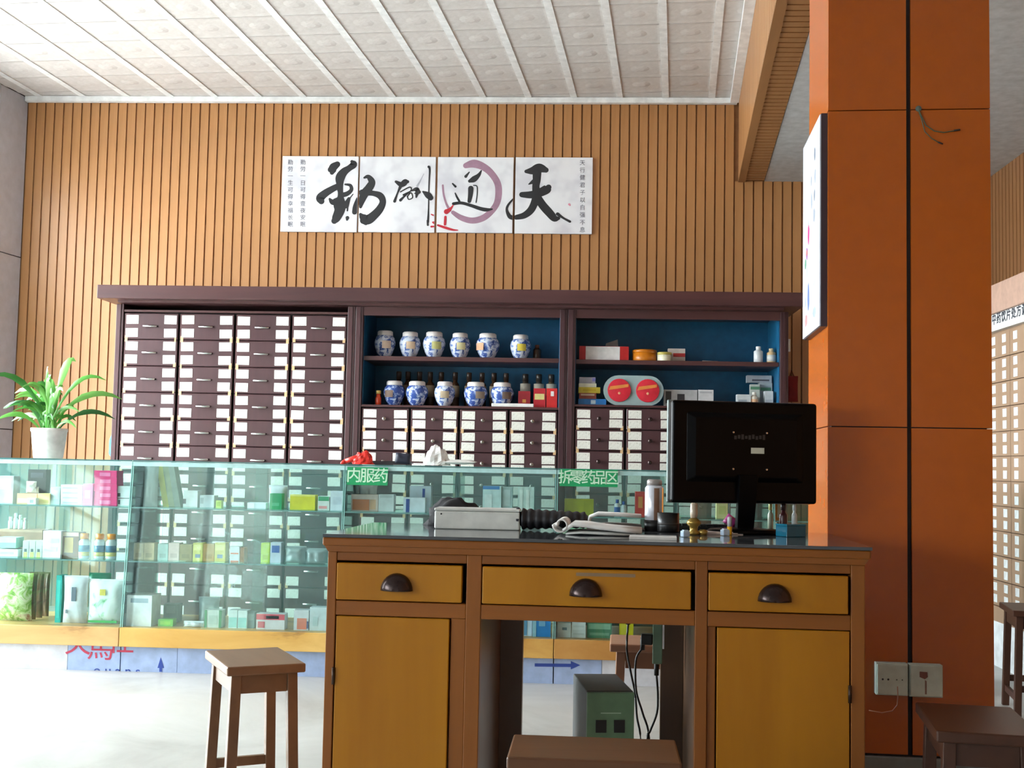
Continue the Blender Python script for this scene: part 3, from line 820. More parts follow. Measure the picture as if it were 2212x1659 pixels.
# ================================================================== CALLIGRAPHY PANELS
PY = WY - .0135
def stroke_mesh(st, cx, cz, lim, y0):
    b = MB()
    def cl_(x_, z_): return (min(max(x_, lim[0]), lim[1]), y0, min(max(z_, lim[2]), lim[3]))
    pts = []; n = len(st)
    for k in range(n - 1):
        p = [Vector(st[max(k - 1, 0)]), Vector(st[k]), Vector(st[k + 1]), Vector(st[min(k + 2, n - 1)])]
        for q in range(6):
            u = q / 6
            pts.append(.5 * ((2 * p[1]) + (p[2] - p[0]) * u + (2 * p[0] - 5 * p[1] + 4 * p[2] - p[3]) * u * u + (3 * p[1] - p[0] - 3 * p[2] + p[3]) * u ** 3))
    pts.append(Vector(st[-1]))
    N = len(pts); Ls = []; Rs = []
    for k in range(N):
        a, c = pts[max(0, k - 1)], pts[min(N - 1, k + 1)]
        d = Vector((c[0] - a[0], c[1] - a[1])); d.normalize()
        w_ = max(pts[k][2], .0006)
        Ls.append((pts[k][0] - cx - d.y * w_, pts[k][1] - cz + d.x * w_)); Rs.append((pts[k][0] - cx + d.y * w_, pts[k][1] - cz - d.x * w_))
    def cap(k, other, sgn):
        d = Vector((pts[k][0] - pts[other][0], pts[k][1] - pts[other][1])).normalized(); w_ = max(pts[k][2], .0006)
        a0_ = math.atan2(d.y, d.x)
        return [(pts[k][0] - cx + w_ * math.cos(a0_ + sgn * (math.pi / 2 - math.pi * i / 6)), pts[k][1] - cz + w_ * math.sin(a0_ + sgn * (math.pi / 2 - math.pi * i / 6))) for i in range(1, 6)]
    vs = [cl_(*v) for v in Ls + Rs]; fs = [(k, k + 1, N + k + 1, N + k) for k in range(N - 1)]
    e1 = cap(N - 1, N - 2, 1); e0 = cap(0, 1, 1)
    m = len(vs); vs += [cl_(*v) for v in e1]; fs.append((N - 1, *range(m, m + 5), 2 * N - 1))
    m = len(vs); vs += [cl_(*v) for v in e0]; fs.append((N, *range(m, m + 5), 0))
    return b.add(vs, fs)
def cv(strokes, ox, oy, sc, Y):
    out = []
    for st in strokes:
        out.append([])
        for (x_, y_, w_) in st:
            p = atY(ox + x_ * sc, oy + y_ * sc, Y); out[-1].append((p.x, p.z, w_ * sc * Y / F))
    return out
A = (590, 320, .16275); B = (930, 320, .16727)
P1 = [[(760, 285, 38), (800, 250, 55), (850, 215, 42)], [(780, 325, 30), (800, 290, 40)],
      [(1045, 178, 22), (1070, 215, 48), (1010, 265, 42), (940, 315, 55), (890, 390, 65), (885, 480, 48), (890, 560, 40)],
      [(870, 500, 40), (780, 545, 45), (690, 600, 52), (625, 660, 58), (640, 705, 42)],
      [(890, 540, 38), (895, 640, 42), (885, 740, 85), (880, 830, 72), (835, 930, 58), (812, 965, 42)],
      [(955, 480, 12), (1025, 495, 22), (1035, 555, 26), (980, 605, 32), (900, 625, 34)],
      [(750, 675, 16), (790, 715, 40), (860, 700, 50)], [(1005, 670, 22), (965, 760, 42)], [(985, 925, 26), (980, 950, 14)],
      [(1110, 660, 6), (1090, 770, 32), (1080, 850, 34)], [(1060, 610, 6), (1000, 700, 8), (985, 830, 10)]]
P2 = [[(1210, 392, 14), (1262, 380, 30), (1310, 450, 48), (1270, 530, 56), (1215, 600, 58), (1180, 690, 44), (1160, 780, 20)],
      [(1180, 590, 45), (1320, 598, 36), (1420, 632, 46), (1455, 710, 44), (1420, 800, 52), (1345, 885, 58), (1255, 950, 66), (1190, 915, 48), (1160, 880, 22)],
      [(1230, 990, 34), (1200, 960, 50)],
      [(1630, 445, 18), (1700, 482, 36), (1755, 450, 42), (1785, 445, 22)], [(1690, 510, 22), (1650, 600, 12), (1612, 705, 20)],
      [(1690, 580, 9), (1810, 518, 9), (1830, 560, 9), (1740, 640, 12), (1690, 690, 20)], [(1730, 620, 13), (1830, 568, 9), (1910, 550, 32), (1900, 650, 12)],
      [(1780, 640, 8), (1830, 592, 8), (1850, 655, 8), (1800, 680, 8), (1780, 640, 8)], [(1880, 600, 8), (1935, 582, 24)],
      [(2065, 248, 18), (2078, 290, 13), (2068, 500, 9), (2062, 800, 9), (2055, 980, 15)], [(2045, 960, 8), (2053, 1020, 14)],
      [(1990, 578, 12), (2050, 620, 42), (2092, 660, 36)]]
P2w = [[(1915, 500, 16), (1955, 430, 9), (2000, 340, 4)]]
P2r = [[(2100, 1042, 14), (2145, 1038, 10)], [(2120, 985, 12), (2140, 990, 22)], [(2100, 880, 8), (2125, 890, 10)]]
P3m = [[(455, 225, 36), (560, 200, 54), (680, 240, 48), (780, 320, 44), (860, 440, 44), (880, 560, 45), (860, 700, 42), (790, 810, 40), (680, 900, 42), (540, 935, 40), (400, 900, 36), (290, 830, 26)],
       [(158, 480, 13), (170, 600, 13), (205, 720, 14), (250, 800, 20)]]
P3 = [[(455, 365, 20), (500, 310, 8)], [(505, 425, 22), (560, 400, 40), (620, 350, 25), (655, 292, 10)], [(520, 520, 36), (515, 600, 32), (500, 685, 24)],
      [(555, 480, 7), (600, 495, 8), (602, 600, 8), (588, 700, 8)], [(285, 458, 10), (322, 496, 15)], [(318, 580, 8), (340, 630, 13), (372, 685, 14)],
      [(295, 718, 20), (400, 708, 20), (520, 740, 21), (640, 780, 24), (720, 795, 24), (795, 788, 10)],
      [(1068, 655, 10), (1002, 735, 15), (985, 800, 17), (1020, 880, 28), (1070, 900, 30)]]
P3r = [[(205, 820, 34), (250, 790, 20), (292, 738, 7)], [(192, 888, 16), (186, 985, 16)], [(95, 995, 13), (200, 1030, 17), (290, 1055, 13), (352, 1060, 6)]]
P4 = [[(1235, 300, 24), (1320, 290, 52), (1405, 258, 62), (1490, 282, 36)], [(1375, 320, 58), (1370, 420, 52), (1360, 500, 48), (1370, 600, 58), (1345, 700, 50), (1295, 800, 48), (1210, 868, 42), (1105, 893, 32)],
      [(1180, 600, 36), (1290, 602, 48), (1400, 580, 54), (1500, 530, 60), (1525, 505, 38)],
      [(1390, 650, 52), (1450, 740, 54), (1530, 830, 54), (1600, 905, 46), (1650, 905, 24)], [(1640, 850, 22), (1720, 905, 14), (1800, 948, 16)], [(1270, 465, 8), (1330, 430, 30)]]
P4d = [[(1790, 725, 14), (1800, 735, 12)]]
def panel(label, x0, x1, y0, y1, inks, rotp=0):
    p = atY(x0, (y0 + y1) / 2, PY); q = atY(x1, (y0 + y1) / 2, PY); zt_ = atY((x0 + x1) / 2, y0, PY).z; zb_ = atY((x0 + x1) / 2, y1, PY).z
    cx, cz = (p.x + q.x) / 2, (zt_ + zb_) / 2; hw, hh = (q.x - p.x) / 2, (zt_ - zb_) / 2
    t = thing('calligraphy_panel', label, 'wall art', (cx, PY, cz), 0, 'row of four calligraphy panels')
    MB().box(-hw, -.018, -hh, hw, 0, hh).build('canvas', M['canvas'], t, bevel=.0015)
    k = 0
    for nm, sts, crop, mat in inks:
        for st in cv(sts, *crop, PY - .02):
            stroke_mesh(st, cx, cz, (-hw, hw, -hh, hh), -.0186 - .00012 * k).build(nm, mat, t); k += 1
    return t, cx, cz
t1, x1c, z1c = panel('calligraphy panel with a big black character and two small text columns', 609.5, 773.5, 339, 502, [('brush_stroke', P1, A, M['ink'])])
t2, x2c, z2c = panel('calligraphy panel with half a big character and a small slender one', 777, 940.5, 340, 503, [('grey_wash', P2w, A, M['washgrey']), ('brush_stroke', P2, A, M['ink']), ('red_seal', P2r, A, M['red'])])
t3, x3c, z3c = panel('calligraphy panel with a mauve brushed circle and red seal marks', 945, 1108.5, 341, 504, [('mauve_circle', P3m, B, M['mauve']), ('brush_stroke', P3, B, M['ink']), ('red_seal', P3r, B, M['red'])])
t4, x4c, z4c = panel('calligraphy panel with a large black character and one small text column', 1113, 1279.5, 341.5, 506, [('brush_stroke', P4, B, M['ink']), ('pink_dot', P4d, B, M['pinkdot'])])
def column_text(s, px, ya, yb, t, cx, cz, size, mat):
    for k, ch in enumerate(s):
        py = ya + (yb - ya) * k / (len(s) - 1)
        p = atY(px, py, PY - .02)
        obj('small_character', text_mesh(ch, size, 'small_character'), mat, t, loc=(p.x - cx, -.0192, p.z - cz), rot=UP)
column_text('勤劳一生可得幸福长眠', 627, 351, 485, t1, x1c, z1c, .036, M['smalltext'])
column_text('勤劳一日可得壹夜安眠', 654, 351, 485, t1, x1c, z1c, .036, M['smalltext'])
column_text('天行健君子以自强不息', 1258, 352, 497, t4, x4c, z4c, .036, M['smalltext'])

# wall switch, red pouch and blue cloth by the cabinet ends
p = atY(1700, 746, WY - .02)
t = thing('light_switch', 'white light switch plate on the slatted wall beside the cabinet', 'switch', (p.x, WY - .0125, p.z - .04))
MB().box(-.022, -.009, 0, .022, 0, .08).build('plate', M['white'], t, bevel=.002)
MB().box(-.012, -.013, .02, .012, -.009, .06).build('rocker', plain((236, 236, 236), .3), t, bevel=.001)
p = atY(1710, 868, WY - .05)
t = thing('cloth_pouch', 'dark red cloth pouch hanging on the slatted wall beside the cabinet', 'pouch', (p.x, WY - .06, p.z))
MB().pouch(.075, .16, .05, crumple=.004).build('pouch_body', plain((130, 26, 28), .8), t, True)
MB().tube([(-.012, 0, .158), (0, .02, .20), (.012, 0, .158)], .003, 6).build('loop', plain((110, 20, 24), .8), t, True)
MB().tube([(0, .0385, .197), (0, .018, .199)], .003, 6).build('hook', M['steel'], t)
p = atY(241, 985, CY + .12)
t = thing('cloth_rag', 'small bright blue rag hanging from the side of the tall cabinet', 'rag', (a0 - .0235, CY + .08, p.z - .005))
MB().pouch(.04, .13, .035, crumple=.004, seed=3).build('rag_cloth', plain((60, 160, 220), .8), t, True, rot=(0, 0, R(90)))
MB().tube([(0, 0, .128), (.023, 0, .133)], .0035, 6).build('hook', M['steel'], t)

# ================================================================== GLASS COUNTERS
GT, GB_, GBK = 5.42, 5.355, 5.84             # top-front, bottom-front, back
ZT = .943; ZD = .196
S1, S2 = .731, .489
def gy(z): return GB_ + (GT - GB_) * (z - ZD) / (ZT - ZD)
edges = [atY(288, 992, GT).x - .968, atY(288, 992, GT).x, atY(746, 1005, GT).x, atY(1203, 1015, GT).x, atY(1203, 1015, GT).x + .962, atY(1203, 1015, GT).x + 1.82]
plank_c = [((196, 156, 98), (218, 180, 120)), ((206, 160, 78), (232, 192, 112)), ((190, 140, 66), (216, 172, 92)), ((180, 126, 60), (206, 158, 86)), ((180, 126, 60), (206, 158, 86))]
clabel = ['glass counter with bagged goods and a potted plant on top', 'glass counter with a knotty yellow plank and blue arrow board below',
          'glass counter with the shorter green sign behind the desk', 'glass counter with the longer green sign behind the monitor', 'glass counter end section between the monitor foot and the orange column']
for k in range(5):
    x0, x1 = edges[k] + .0015, edges[k + 1] - .0015
    w = x1 - x0
    t = thing('glass_counter', clabel[k], 'display counter', (x0, 5.33, 0), 0, 'glass counters in a row')
    oy = -5.33
    MB().box(0, .0, ZD - .083, w, GBK - 5.33, ZD).build('deck_plank', plank_mat('plank_wood_%d' % k, *plank_c[k]), t, bevel=.002)
    if k == 0: cuts = [0, atY(146, 1420, 5.36).x - x0, w]
    elif k == 1: cuts = [0, atY(383, 1420, 5.36).x - x0, w]
    elif k == 2: cuts = [0, w * .55, w]
    elif k == 3: cuts = [0, atY(1300, 1440, 5.36).x - x0, w]
    else: cuts = [0, w]
    for q, (a, b) in enumerate(zip(cuts, cuts[1:])):
        MB().box(a + .001, .03, 0, b - .001, .042, ZD - .0835).build('base_board', plain((204, 207, 212), .5) if (k == 0 and q == 0) or (k == 3 and q == 1) else M['blueboard'], t)
    MB().box(0, .042, 0, w, GBK - 5.33 - .03, ZD - .084).build('base_block', M['greybase'], t)
    g = .004
    MB().hexa([(0, GB_ + oy, ZD), (w, GB_ + oy, ZD), (w, GB_ + oy + g, ZD), (0, GB_ + oy + g, ZD), (0, GT + oy, ZT - .007), (w, GT + oy, ZT - .007), (w, GT + oy + g, ZT - .007), (0, GT + oy + g, ZT - .007)]).build('front_glass', M['glass'], t)
    MB().box(-.001, GT + oy - .004, ZT - .006, w + .001, GBK + oy, ZT).build('top_glass', M['glass'], t)
    MB().box(0, GT + oy - .0085, ZT - .006, w, GT + oy - .0045, ZT).build('top_glass_edge', plain((70, 112, 110), .1), t)
    MB().box(0, GT + oy - .006, ZT - .026, w, GT + oy - .0015, ZT - .0065).build('top_rim', plain((168, 208, 206), .25), t)
    for a in (0.0005, w - .0045):
        MB().add([(a, GB_ + oy + g, ZD), (a, GBK + oy - .004, ZD), (a, GBK + oy - .004, ZT - .007), (a, GT + oy + g, ZT - .007),
                  (a + .004, GB_ + oy + g, ZD), (a + .004, GBK + oy - .004, ZD), (a + .004, GBK + oy - .004, ZT - .007), (a + .004, GT + oy + g, ZT - .007)],
                 [(0, 1, 2, 3), (7, 6, 5, 4), (0, 4, 5, 1), (1, 5, 6, 2), (2, 6, 7, 3), (3, 7, 4, 0)]).build('side_glass', M['glass'], t)
        MB().hexa([(a, GB_ + oy - .001, ZD), (a + .004, GB_ + oy - .001, ZD), (a + .004, GB_ + oy + g, ZD), (a, GB_ + oy + g, ZD),
                   (a, GT + oy - .001, ZT - .008), (a + .004, GT + oy - .001, ZT - .008), (a + .004, GT + oy + g, ZT - .008), (a, GT + oy + g, ZT - .008)]).build('glass_joint', M['greenedge'], t)
    for zs, nm in ((S1, 'upper'), (S2, 'lower')):
        yf = gy(zs) + oy + .006
        sh = MB().box(.006, yf, zs - .006, w - .006, GBK + oy - .03, zs).build('glass_shelf', M['shelfglass'], t)
        MB().box(.006, yf - .0035, zs - .006, w - .006, yf - .0005, zs).build('shelf_edge', plain((92, 132, 128), .15), sh)
    for a, b, yb in ((.006, w * .53, GBK + oy - .02), (w * .47, w - .006, GBK + oy - .012)):
        MB().box(a, yb, ZD + .001, b, yb + .004, ZT - .008).build('sliding_door', M['backglass'], t)
    if k == 0:                     # red painted characters and letters on the blue board
        for ch, px, py, sz, mt in (('关', 168, 1391, .125, M['redpaint']), ('馬', 217, 1402, .125, M['redpaint']), ('任', 262, 1388, .125, M['redpaint'])):
            p = atY(px, py, 5.358)
            me = text_mesh(ch, sz, 'painted_character')
            bm = bmesh.new(); bm.from_mesh(me)
            bmesh.ops.bisect_plane(bm, geom=bm.verts[:] + bm.edges[:] + bm.faces[:], plane_co=(0, ZD - .084 - p.z, 0), plane_no=(0, 1, 0), clear_outer=True); bm.to_mesh(me); bm.free()
            obj('painted_character', me, mt, t, loc=(p.x - x0, .0293, p.z), rot=UP)
        p = atY(252, 1450, 5.358)
        me = text_mesh('o u a n s', .062, 'painted_letters')
        bm = bmesh.new(); bm.from_mesh(me)
        bmesh.ops.bisect_plane(bm, geom=bm.verts[:] + bm.edges[:] + bm.faces[:], plane_co=(0, .001 - p.z, 0), plane_no=(0, -1, 0), clear_outer=True); bm.to_mesh(me); bm.free()
        obj('painted_letters', me, M['bluepaint'], t, loc=(p.x - x0, .0293, p.z), rot=UP)
    def arrow(pts, name='painted_arrow'):
        q = [atY(a, b, 5.358) for a, b in pts]
        MB().prism_y([(v.x - x0, v.z) for v in q], .0288, .0298).build(name, M['bluepaint'], t)
    if k == 1: arrow([(344, 1451), (344, 1443), (340, 1443), (347, 1420), (354, 1443), (350, 1443), (350, 1451)])
    if k == 2: arrow([(1155, 1440), (1155, 1433), (1233, 1434), (1233, 1428), (1253, 1437), (1233, 1446), (1233, 1441)])
# green signs inside the front glass
def green_sign(label, s, x0, x1, y0, y1):
    zc = atY((x0 + x1) / 2, (y0 + y1) / 2, 5.43).z
    Y = gy(zc) - .009
    a, b = atY(x0, (y0 + y1) / 2, Y), atY(x1, (y0 + y1) / 2, Y)
    h = hpx(y1 - y0, Y); w = b.x - a.x
    tilt = math.atan2(GT - GB_, ZT - ZD)
    t = thing('shop_sign', label, 'sign', ((a.x + b.x) / 2, Y - .004, zc)); t.rotation_euler = (-tilt, 0, 0)
    MB().box(-w / 2, -.001, -h / 2, w / 2, .002, h / 2).build('sign_board', M['sign'], t)
    n = len(s); st = w / n
    for k, ch in enumerate(s):
        obj('sign_character', text_mesh(ch, h * .86, 'sign_character', .0007), M['signtext'], t, loc=(-w / 2 + st * (k + .5), -.0012, -.001), rot=UP)
green_sign('short green sign with three pale characters behind the counter glass', '内服药', 750, 838, 1009, 1048)
green_sign('long green sign with five pale characters behind the counter glass', '拆零药品区', 1209, 1334, 1014, 1051)

# ================================================================== GOODS IN THE COUNTERS
e = .0006
U, Lo, Dk = S1 + e, S2 + e, ZD + e
def G(label, x0, x1, yt, z, Y, dep, c, panels=(), rot=0): return carton(label, x0, x1, yt, Y, z, dep, c, panels, rot)
# --- upper shelf, first counter
G('tall pale grey carton at the far end of the upper counter shelf', -6, 27, 1028, U, 5.50, .07, (196, 214, 214), ((.1, .9, .5, .9, (216, 228, 228)),))
G('flat orange and white carton on the upper counter shelf', 36, 79, 1066, U, 5.50, .06, (222, 176, 136), ((.05, .55, .1, .5, (226, 214, 204)),))
G('yellow cream carton beside the flat orange carton', 81, 107, 1066, U, 5.49, .06, (226, 206, 140), ((.1, .9, .1, .4, (214, 190, 110)),))
G('small white carton with a grey disc in front of the orange carton', 59, 77, 1076, U, 5.455, .03, (214, 222, 224), ((.3, .7, .2, .7, (150, 164, 168)),))
G('black card box standing behind the orange carton', 58, 97, 1014, U, 5.60, .05, (40, 40, 48), ((.15, .85, .75, .9, (70, 70, 80)),))
G('pale blue-green carton beside the white carton pile', 109, 128, 1052, U, 5.50, .06, (190, 214, 212), ((.15, .85, .3, .8, (206, 224, 222)),))
zz = U
for k, lb in enumerate(('bottom', 'second', 'third', 'top')):
    G('white carton, %s of the pile next to the light pink carton' % lb, 131, 177, 1090 - 10.7 * (k + 1), zz, 5.50, .08, (216, 222, 224), ((.1, .8, .25, .5, (176, 190, 196)),)); zz += .0225
G('light pink carton beside the pile of white cartons', 178, 199, 1045, U, 5.49, .08, (226, 140, 190), ((.2, .8, .3, .7, (232, 160, 204)),))
zz = U
for k, lb in enumerate(('bottom', 'second', 'middle', 'fourth', 'top')):
    xq0, xq1 = place(203 + (k % 2), 5.49, zz), place(252, 5.49, zz); h = .0318
    t = thing('medicine_carton', '%s hot pink carton in the pile of five' % lb, 'box', ((xq0 + xq1) / 2, 5.53, zz), 0)
    wq = (xq1 - xq0) / 2
    b = MB().box(-wq, -.04, 0, wq, .04, h); b.box(-wq + .001, -.0406, h * .8, wq - .001, -.04, h - .0003); b.build('carton_body', plain((214, 46, 118), .4), t)
    MB().box(-wq * .5, -.0412, h * .2, wq * .45, -.0406, h * .72).build('printed_panel', plain((220, 110, 160), .5), t); zz += h + .0003
G('low white carton at the end of the first counter beside the pink pile', 254, 280, 1077, U, 5.50, .07, (212, 222, 222), ((.05, .2, .2, .8, (60, 60, 70)),))
G('white carton with a dark corner set on the low white carton', 254, 280, 1050, U + .036, 5.50, .07, (206, 218, 218), ((.0, .22, .1, .4, (50, 50, 60)),))
# crumpled tissue by the orange carton
tt = thing('tissue', 'crumpled white tissue lying on the orange carton', 'tissue', (place(66, 5.53, U), 5.53, atY(60, 1066, 5.50).z + .0015))
MB().pouch(.05, .055, .03, crumple=.006, seed=5).build('tissue_sheet', M['paper'], tt, True)
MB().pouch(.03, .03, .02, crumple=.005, seed=8).build('tissue_corner', M['paper'], tt, True, loc=(.02, .004, 0))
# --- upper shelf, second counter
def bag(label, x0, x1, yt, z, Y, thick, mat, name='plastic_bag', cat='bag', strip=None, rot=0, crumple=.006, seed=1, parts=()):
    xa, xb = place(x0, Y, z), place(x1, Y, z); h = atY((x0 + x1) / 2, yt, Y).z - z
    t = thing(name, label, cat, ((xa + xb) / 2, Y + thick / 2, z), rot)
    MB().pouch(xb - xa, h, thick, crumple=crumple, seed=seed).build('bag_body', mat, t, True)
    w = xb - xa
    MB().box(-w / 2, -.0012, h - .012, w / 2, .0012, h + .004).build('sealed_edge', strip or mat, t)
    for (u0, u1, v0, v1, c) in parts:
        MB().box(-w / 2 + u0 * w, -thick / 2 - .004, v0 * h, -w / 2 + u1 * w, -thick / 2 - .002, v1 * h).build('printed_panel', plain(c, .5), t)
    return t
bag('clear plastic bag slumped at the start of the second counter shelf', 306, 338, 1002, U, 5.46, .03, M['clear'], seed=2)
def leaning(label, x0, x1, yt, z, Y, lean, cols, thick=.02):
    xa, xb = place(x0, Y, z), place(x1, Y, z); h = atY((x0 + x1) / 2, yt, Y).z - z
    t = thing('leaflet_pack', label, 'leaflets', ((xa + xb) / 2, Y, z)); w = xb - xa
    n = len(cols)
    for k, c in enumerate(cols):
        a, b = -w / 2 + w * k / n, -w / 2 + w * (k + 1) / n
        MB().hexa([(a, 0, 0), (b - .0004, 0, 0), (b - .0004, .06, 0), (a, .06, 0), (a - lean, 0, h), (b - .0004 - lean, 0, h), (b - .0004 - lean, .06, h), (a - lean, .06, h)]).build('leaflet_block', plain(c, .5), t)
leaning('leaning pack of olive and grey-green leaflets on the second counter shelf', 352, 390, 1002, U, 5.50, .04, [(188, 192, 90), (140, 156, 128), (130, 150, 140)])
G('white carton beside the leaning leaflets', 395, 426, 1060, U, 5.50, .06, (214, 224, 226), ((.0, .2, .2, .5, (80, 80, 90)),))
G('pale grey carton beside a white one on the second counter shelf', 431, 462, 1070, U, 5.50, .06, (196, 208, 212), ((.05, .25, .3, .8, (160, 172, 178)),))
G('tiny lime green carton on the second counter shelf', 466, 478, 1081, U, 5.50, .03, (196, 220, 110), ((.2, .8, .2, .8, (170, 200, 80)),))
G('low white carton with a bright end beside the green carton', 534, 574, 1086, U, 5.50, .06, (206, 222, 232), ((.0, .38, .05, .95, (236, 240, 242)),))
G('bright green carton on the second counter shelf', 582, 608, 1066, U, 5.49, .05, (28, 156, 96), ((.2, .8, .2, .4, (80, 180, 130)),))
bag('white paper bag tucked behind the bright green carton', 578, 618, 1050, U, 5.57, .03, plain((206, 220, 226), .6), 'paper_bag', crumple=.01, seed=9)
G('large yellow carton on the second counter shelf', 626, 680, 1069, U, 5.48, .06, (214, 208, 34), ((.0, 1, .9, 1, (226, 222, 120)),))
G('white carton with a green top beside the large yellow carton', 686, 711, 1072, U, 5.48, .06, (214, 222, 218), ((.05, .95, .66, .98, (60, 160, 110)), (.1, .8, .1, .3, (220, 150, 150))))
G('upright white carton at the end of the second counter shelf', 713, 741, 1061, U, 5.48, .06, (212, 222, 230), ((.2, .8, .3, .7, (196, 208, 220)),))
# --- upper shelf, third and fourth counter
G('white carton with a wide orange band on the third counter shelf', 758, 816, 1068, U, 5.48, .06, (218, 206, 196), ((.05, .68, .05, .7, (206, 120, 50)), (.7, .92, .1, .7, (226, 190, 150))))
G('plain white carton beside the orange banded one', 817, 850, 1068, U, 5.48, .06, (208, 222, 224), ((.1, .9, .8, .95, (186, 204, 206)),))
bag('white rolled gauze pack lying behind the orange banded carton', 772, 812, 1046, U, 5.57, .05, plain((206, 224, 226), .6), 'gauze_pack', 'gauze', seed=11)
G('white carton with blue corner ribbons on the third counter shelf', 871, 918, 1075, U, 5.48, .06, (204, 220, 230), ((.12, .28, .0, .9, (30, 70, 150)),))
G('tall white carton with a blue slash behind the ribboned one', 884, 930, 1050, U, 5.57, .06, (196, 214, 226), ((.6, .72, .2, .9, (30, 70, 150)),))
G('tall pale cyan carton with a blue lid stripe on the third counter shelf', 1042, 1082, 1050, U, 5.48, .06, (184, 212, 212), ((.0, .9, .88, 1, (70, 130, 190)), (.1, .5, .2, .7, (206, 224, 224))))
G('tall grey cyan carton next to the one with a blue stripe', 1083, 1106, 1052, U, 5.49, .06, (160, 186, 186), ((.2, .8, .3, .9, (184, 206, 206)),))
G('tall pale cyan carton at the end of the third counter shelf', 1118, 1153, 1052, U, 5.48, .06, (180, 206, 200), ((.1, .3, .1, .9, (206, 222, 216)), (.5, .7, .1, .9, (206, 222, 216))))
G('lime yellow carton behind the rolled notebook', 1219, 1282, 1078, U, 5.48, .07, (178, 190, 20), ((.66, .98, .05, .95, (166, 178, 18)),))
bottle('medicine_bottle', 'small white bottle with a blue cap on the fourth counter shelf', 1333, 13, 36, 5.5, U, (206, 222, 226), (40, 80, 160), (60, 100, 170))
bottle('medicine_bottle', 'small pale bottle with a blue band beside the one with a blue cap', 1347, 12, 32, 5.5, U, (190, 210, 214), (44, 84, 160), (200, 214, 220))
G('red carton with a gold mark on the fourth counter shelf', 1372, 1393, 1062, U, 5.50, .05, (190, 50, 44), ((.3, .75, .35, .8, (206, 140, 70)),))
G('orange and white carton seen below the monitor', 1672, 1690, 1078, U, 5.5, .05, (206, 130, 70), ((.4, 1, .1, .9, (190, 196, 186)),))
G('pale yellow carton seen below the monitor beside the neck', 1548, 1572, 1075, U, 5.5, .05, (206, 206, 150), ((.2, .8, .2, .6, (190, 196, 130)),))
# --- lower shelf, first counter
G('white carton at the far end of the lower counter shelf', -8, 38, 1186, Lo, 5.46, .08, (222, 228, 230), ((.1, .8, .3, .6, (190, 204, 206)),))
G('green topped carton lying on the white carton at the far end', -8, 34, 1161, Lo + .038, 5.46, .08, (160, 206, 196), ((.0, 1, .5, 1, (206, 230, 224)),))
for k, c in enumerate(((198, 214, 206), (196, 212, 200), (190, 208, 200))):
    G(('first', 'middle', 'last')[k] + ' of three small pale green cartons beside the tall white carton', 48 + 14 * k, 61 + 14 * k, 1168, Lo, 5.45, .05, c, ((.2, .8, .0, .3, (196, 214, 130)), (.3, .7, .32, .5, (110, 130, 130))))
G('tall white carton with grey print on the lower counter shelf', 91, 130, 1147, Lo, 5.44, .06, (224, 226, 232), ((.1, .9, .55, .72, (196, 200, 210)), (.1, .8, .25, .4, (204, 208, 216))))
G('brown carton with a yellow panel on the lower counter shelf', 131, 168, 1150, Lo, 5.46, .08, (122, 84, 60), ((.2, .7, .2, .8, (196, 156, 70)), (.0, 1, .85, 1, (206, 180, 160))))
for k, (px, lb) in enumerate(((181, 'beside the brown carton'), (214, 'in the middle of its row'), (239, 'at the glass joint'))):
    bottle('vitamin_bottle', 'clear bottle with orange cap and blue-yellow label ' + lb, px, 23, 54, 5.46, Lo, (206, 224, 226), (232, 146, 40), None, 'orange-capped vitamin bottles', .66, .66)
    t = bpy.data.objects['vitamin_bottle' + ('' if k == 0 else '.%03d' % k)]
    r = hpx(23, 5.46) / 2
    MB().lathe([(r * 1.012, .03), (r * 1.012, .06)], 14).build('label_band', plain((70, 120, 150), .5), t, True)
    MB().lathe([(r * 1.014, .012), (r * 1.014, .03)], 14).build('label_foot', plain((206, 200, 120), .5), t, True)
G('brown cardboard carton at the back of the lower counter shelf', -6, 90, 1144, Lo, 5.62, .1, (150, 120, 100), ((.0, 1, .9, 1, (176, 146, 124)),))
vz = atY(42, 1144, 5.62).z + .001
for k, px in enumerate((22, 33, 43, 54)):
    bottle('plastic_vial', 'small white plastic vial standing on the brown cardboard carton', px, 9, (26, 34, 30, 24)[k], 5.66, vz, (226, 240, 240), (232, 244, 244), None, 'white vials on the brown carton', .6, .6)
# --- lower shelf, second counter
rowL = [(288, 309, 1173, (220, 206, 170), 'first of two cream cartons on the lower shelf'), (310, 332, 1173, (222, 204, 164), 'second of two cream cartons on the lower shelf'),
        (340, 362, 1175, (178, 212, 208), 'pale cyan carton after the cream pair'), (363, 386, 1173, (222, 204, 196), 'pinkish white carton on the lower shelf'),
        (387, 414, 1176, (150, 138, 96), 'olive brown carton on the lower shelf'), (416, 437, 1173, (206, 206, 110), 'yellow carton with a blue mark next to the olive one'),
        (438, 462, 1175, (176, 140, 70), 'orange brown carton between two yellow ones'), (463, 486, 1173, (210, 204, 116), 'yellow carton with a grey mark next to the white pair'),
        (518, 527, 1183, (150, 110, 76), 'narrow brown carton beside the white pair'), (563, 582, 1173, (170, 204, 50), 'lime green carton on the lower shelf'),
        (583, 606, 1172, (196, 212, 226), 'white carton with a blue oval on the lower shelf')]
for (x0, x1, yt, c, lb) in rowL:
    pl = ((.2, .8, .15, .4, tuple(int(v * .9) for v in c)),)
    if 'blue mark' in lb or 'grey mark' in lb: pl = ((.25, .75, .18, .38, (130, 150, 170)), (.1, .9, .6, .9, (224, 222, 140)))
    if 'blue oval' in lb: pl = ((.15, .85, .5, .85, (70, 110, 180)),)
    G(lb, x0, x1, yt, Lo, 5.45, .055, c, pl)
G('lower of two stacked white cartons with red trim', 496, 517, 1196, Lo, 5.45, .05, (210, 218, 224), ((.1, .9, .0, .15, (206, 110, 80)),))
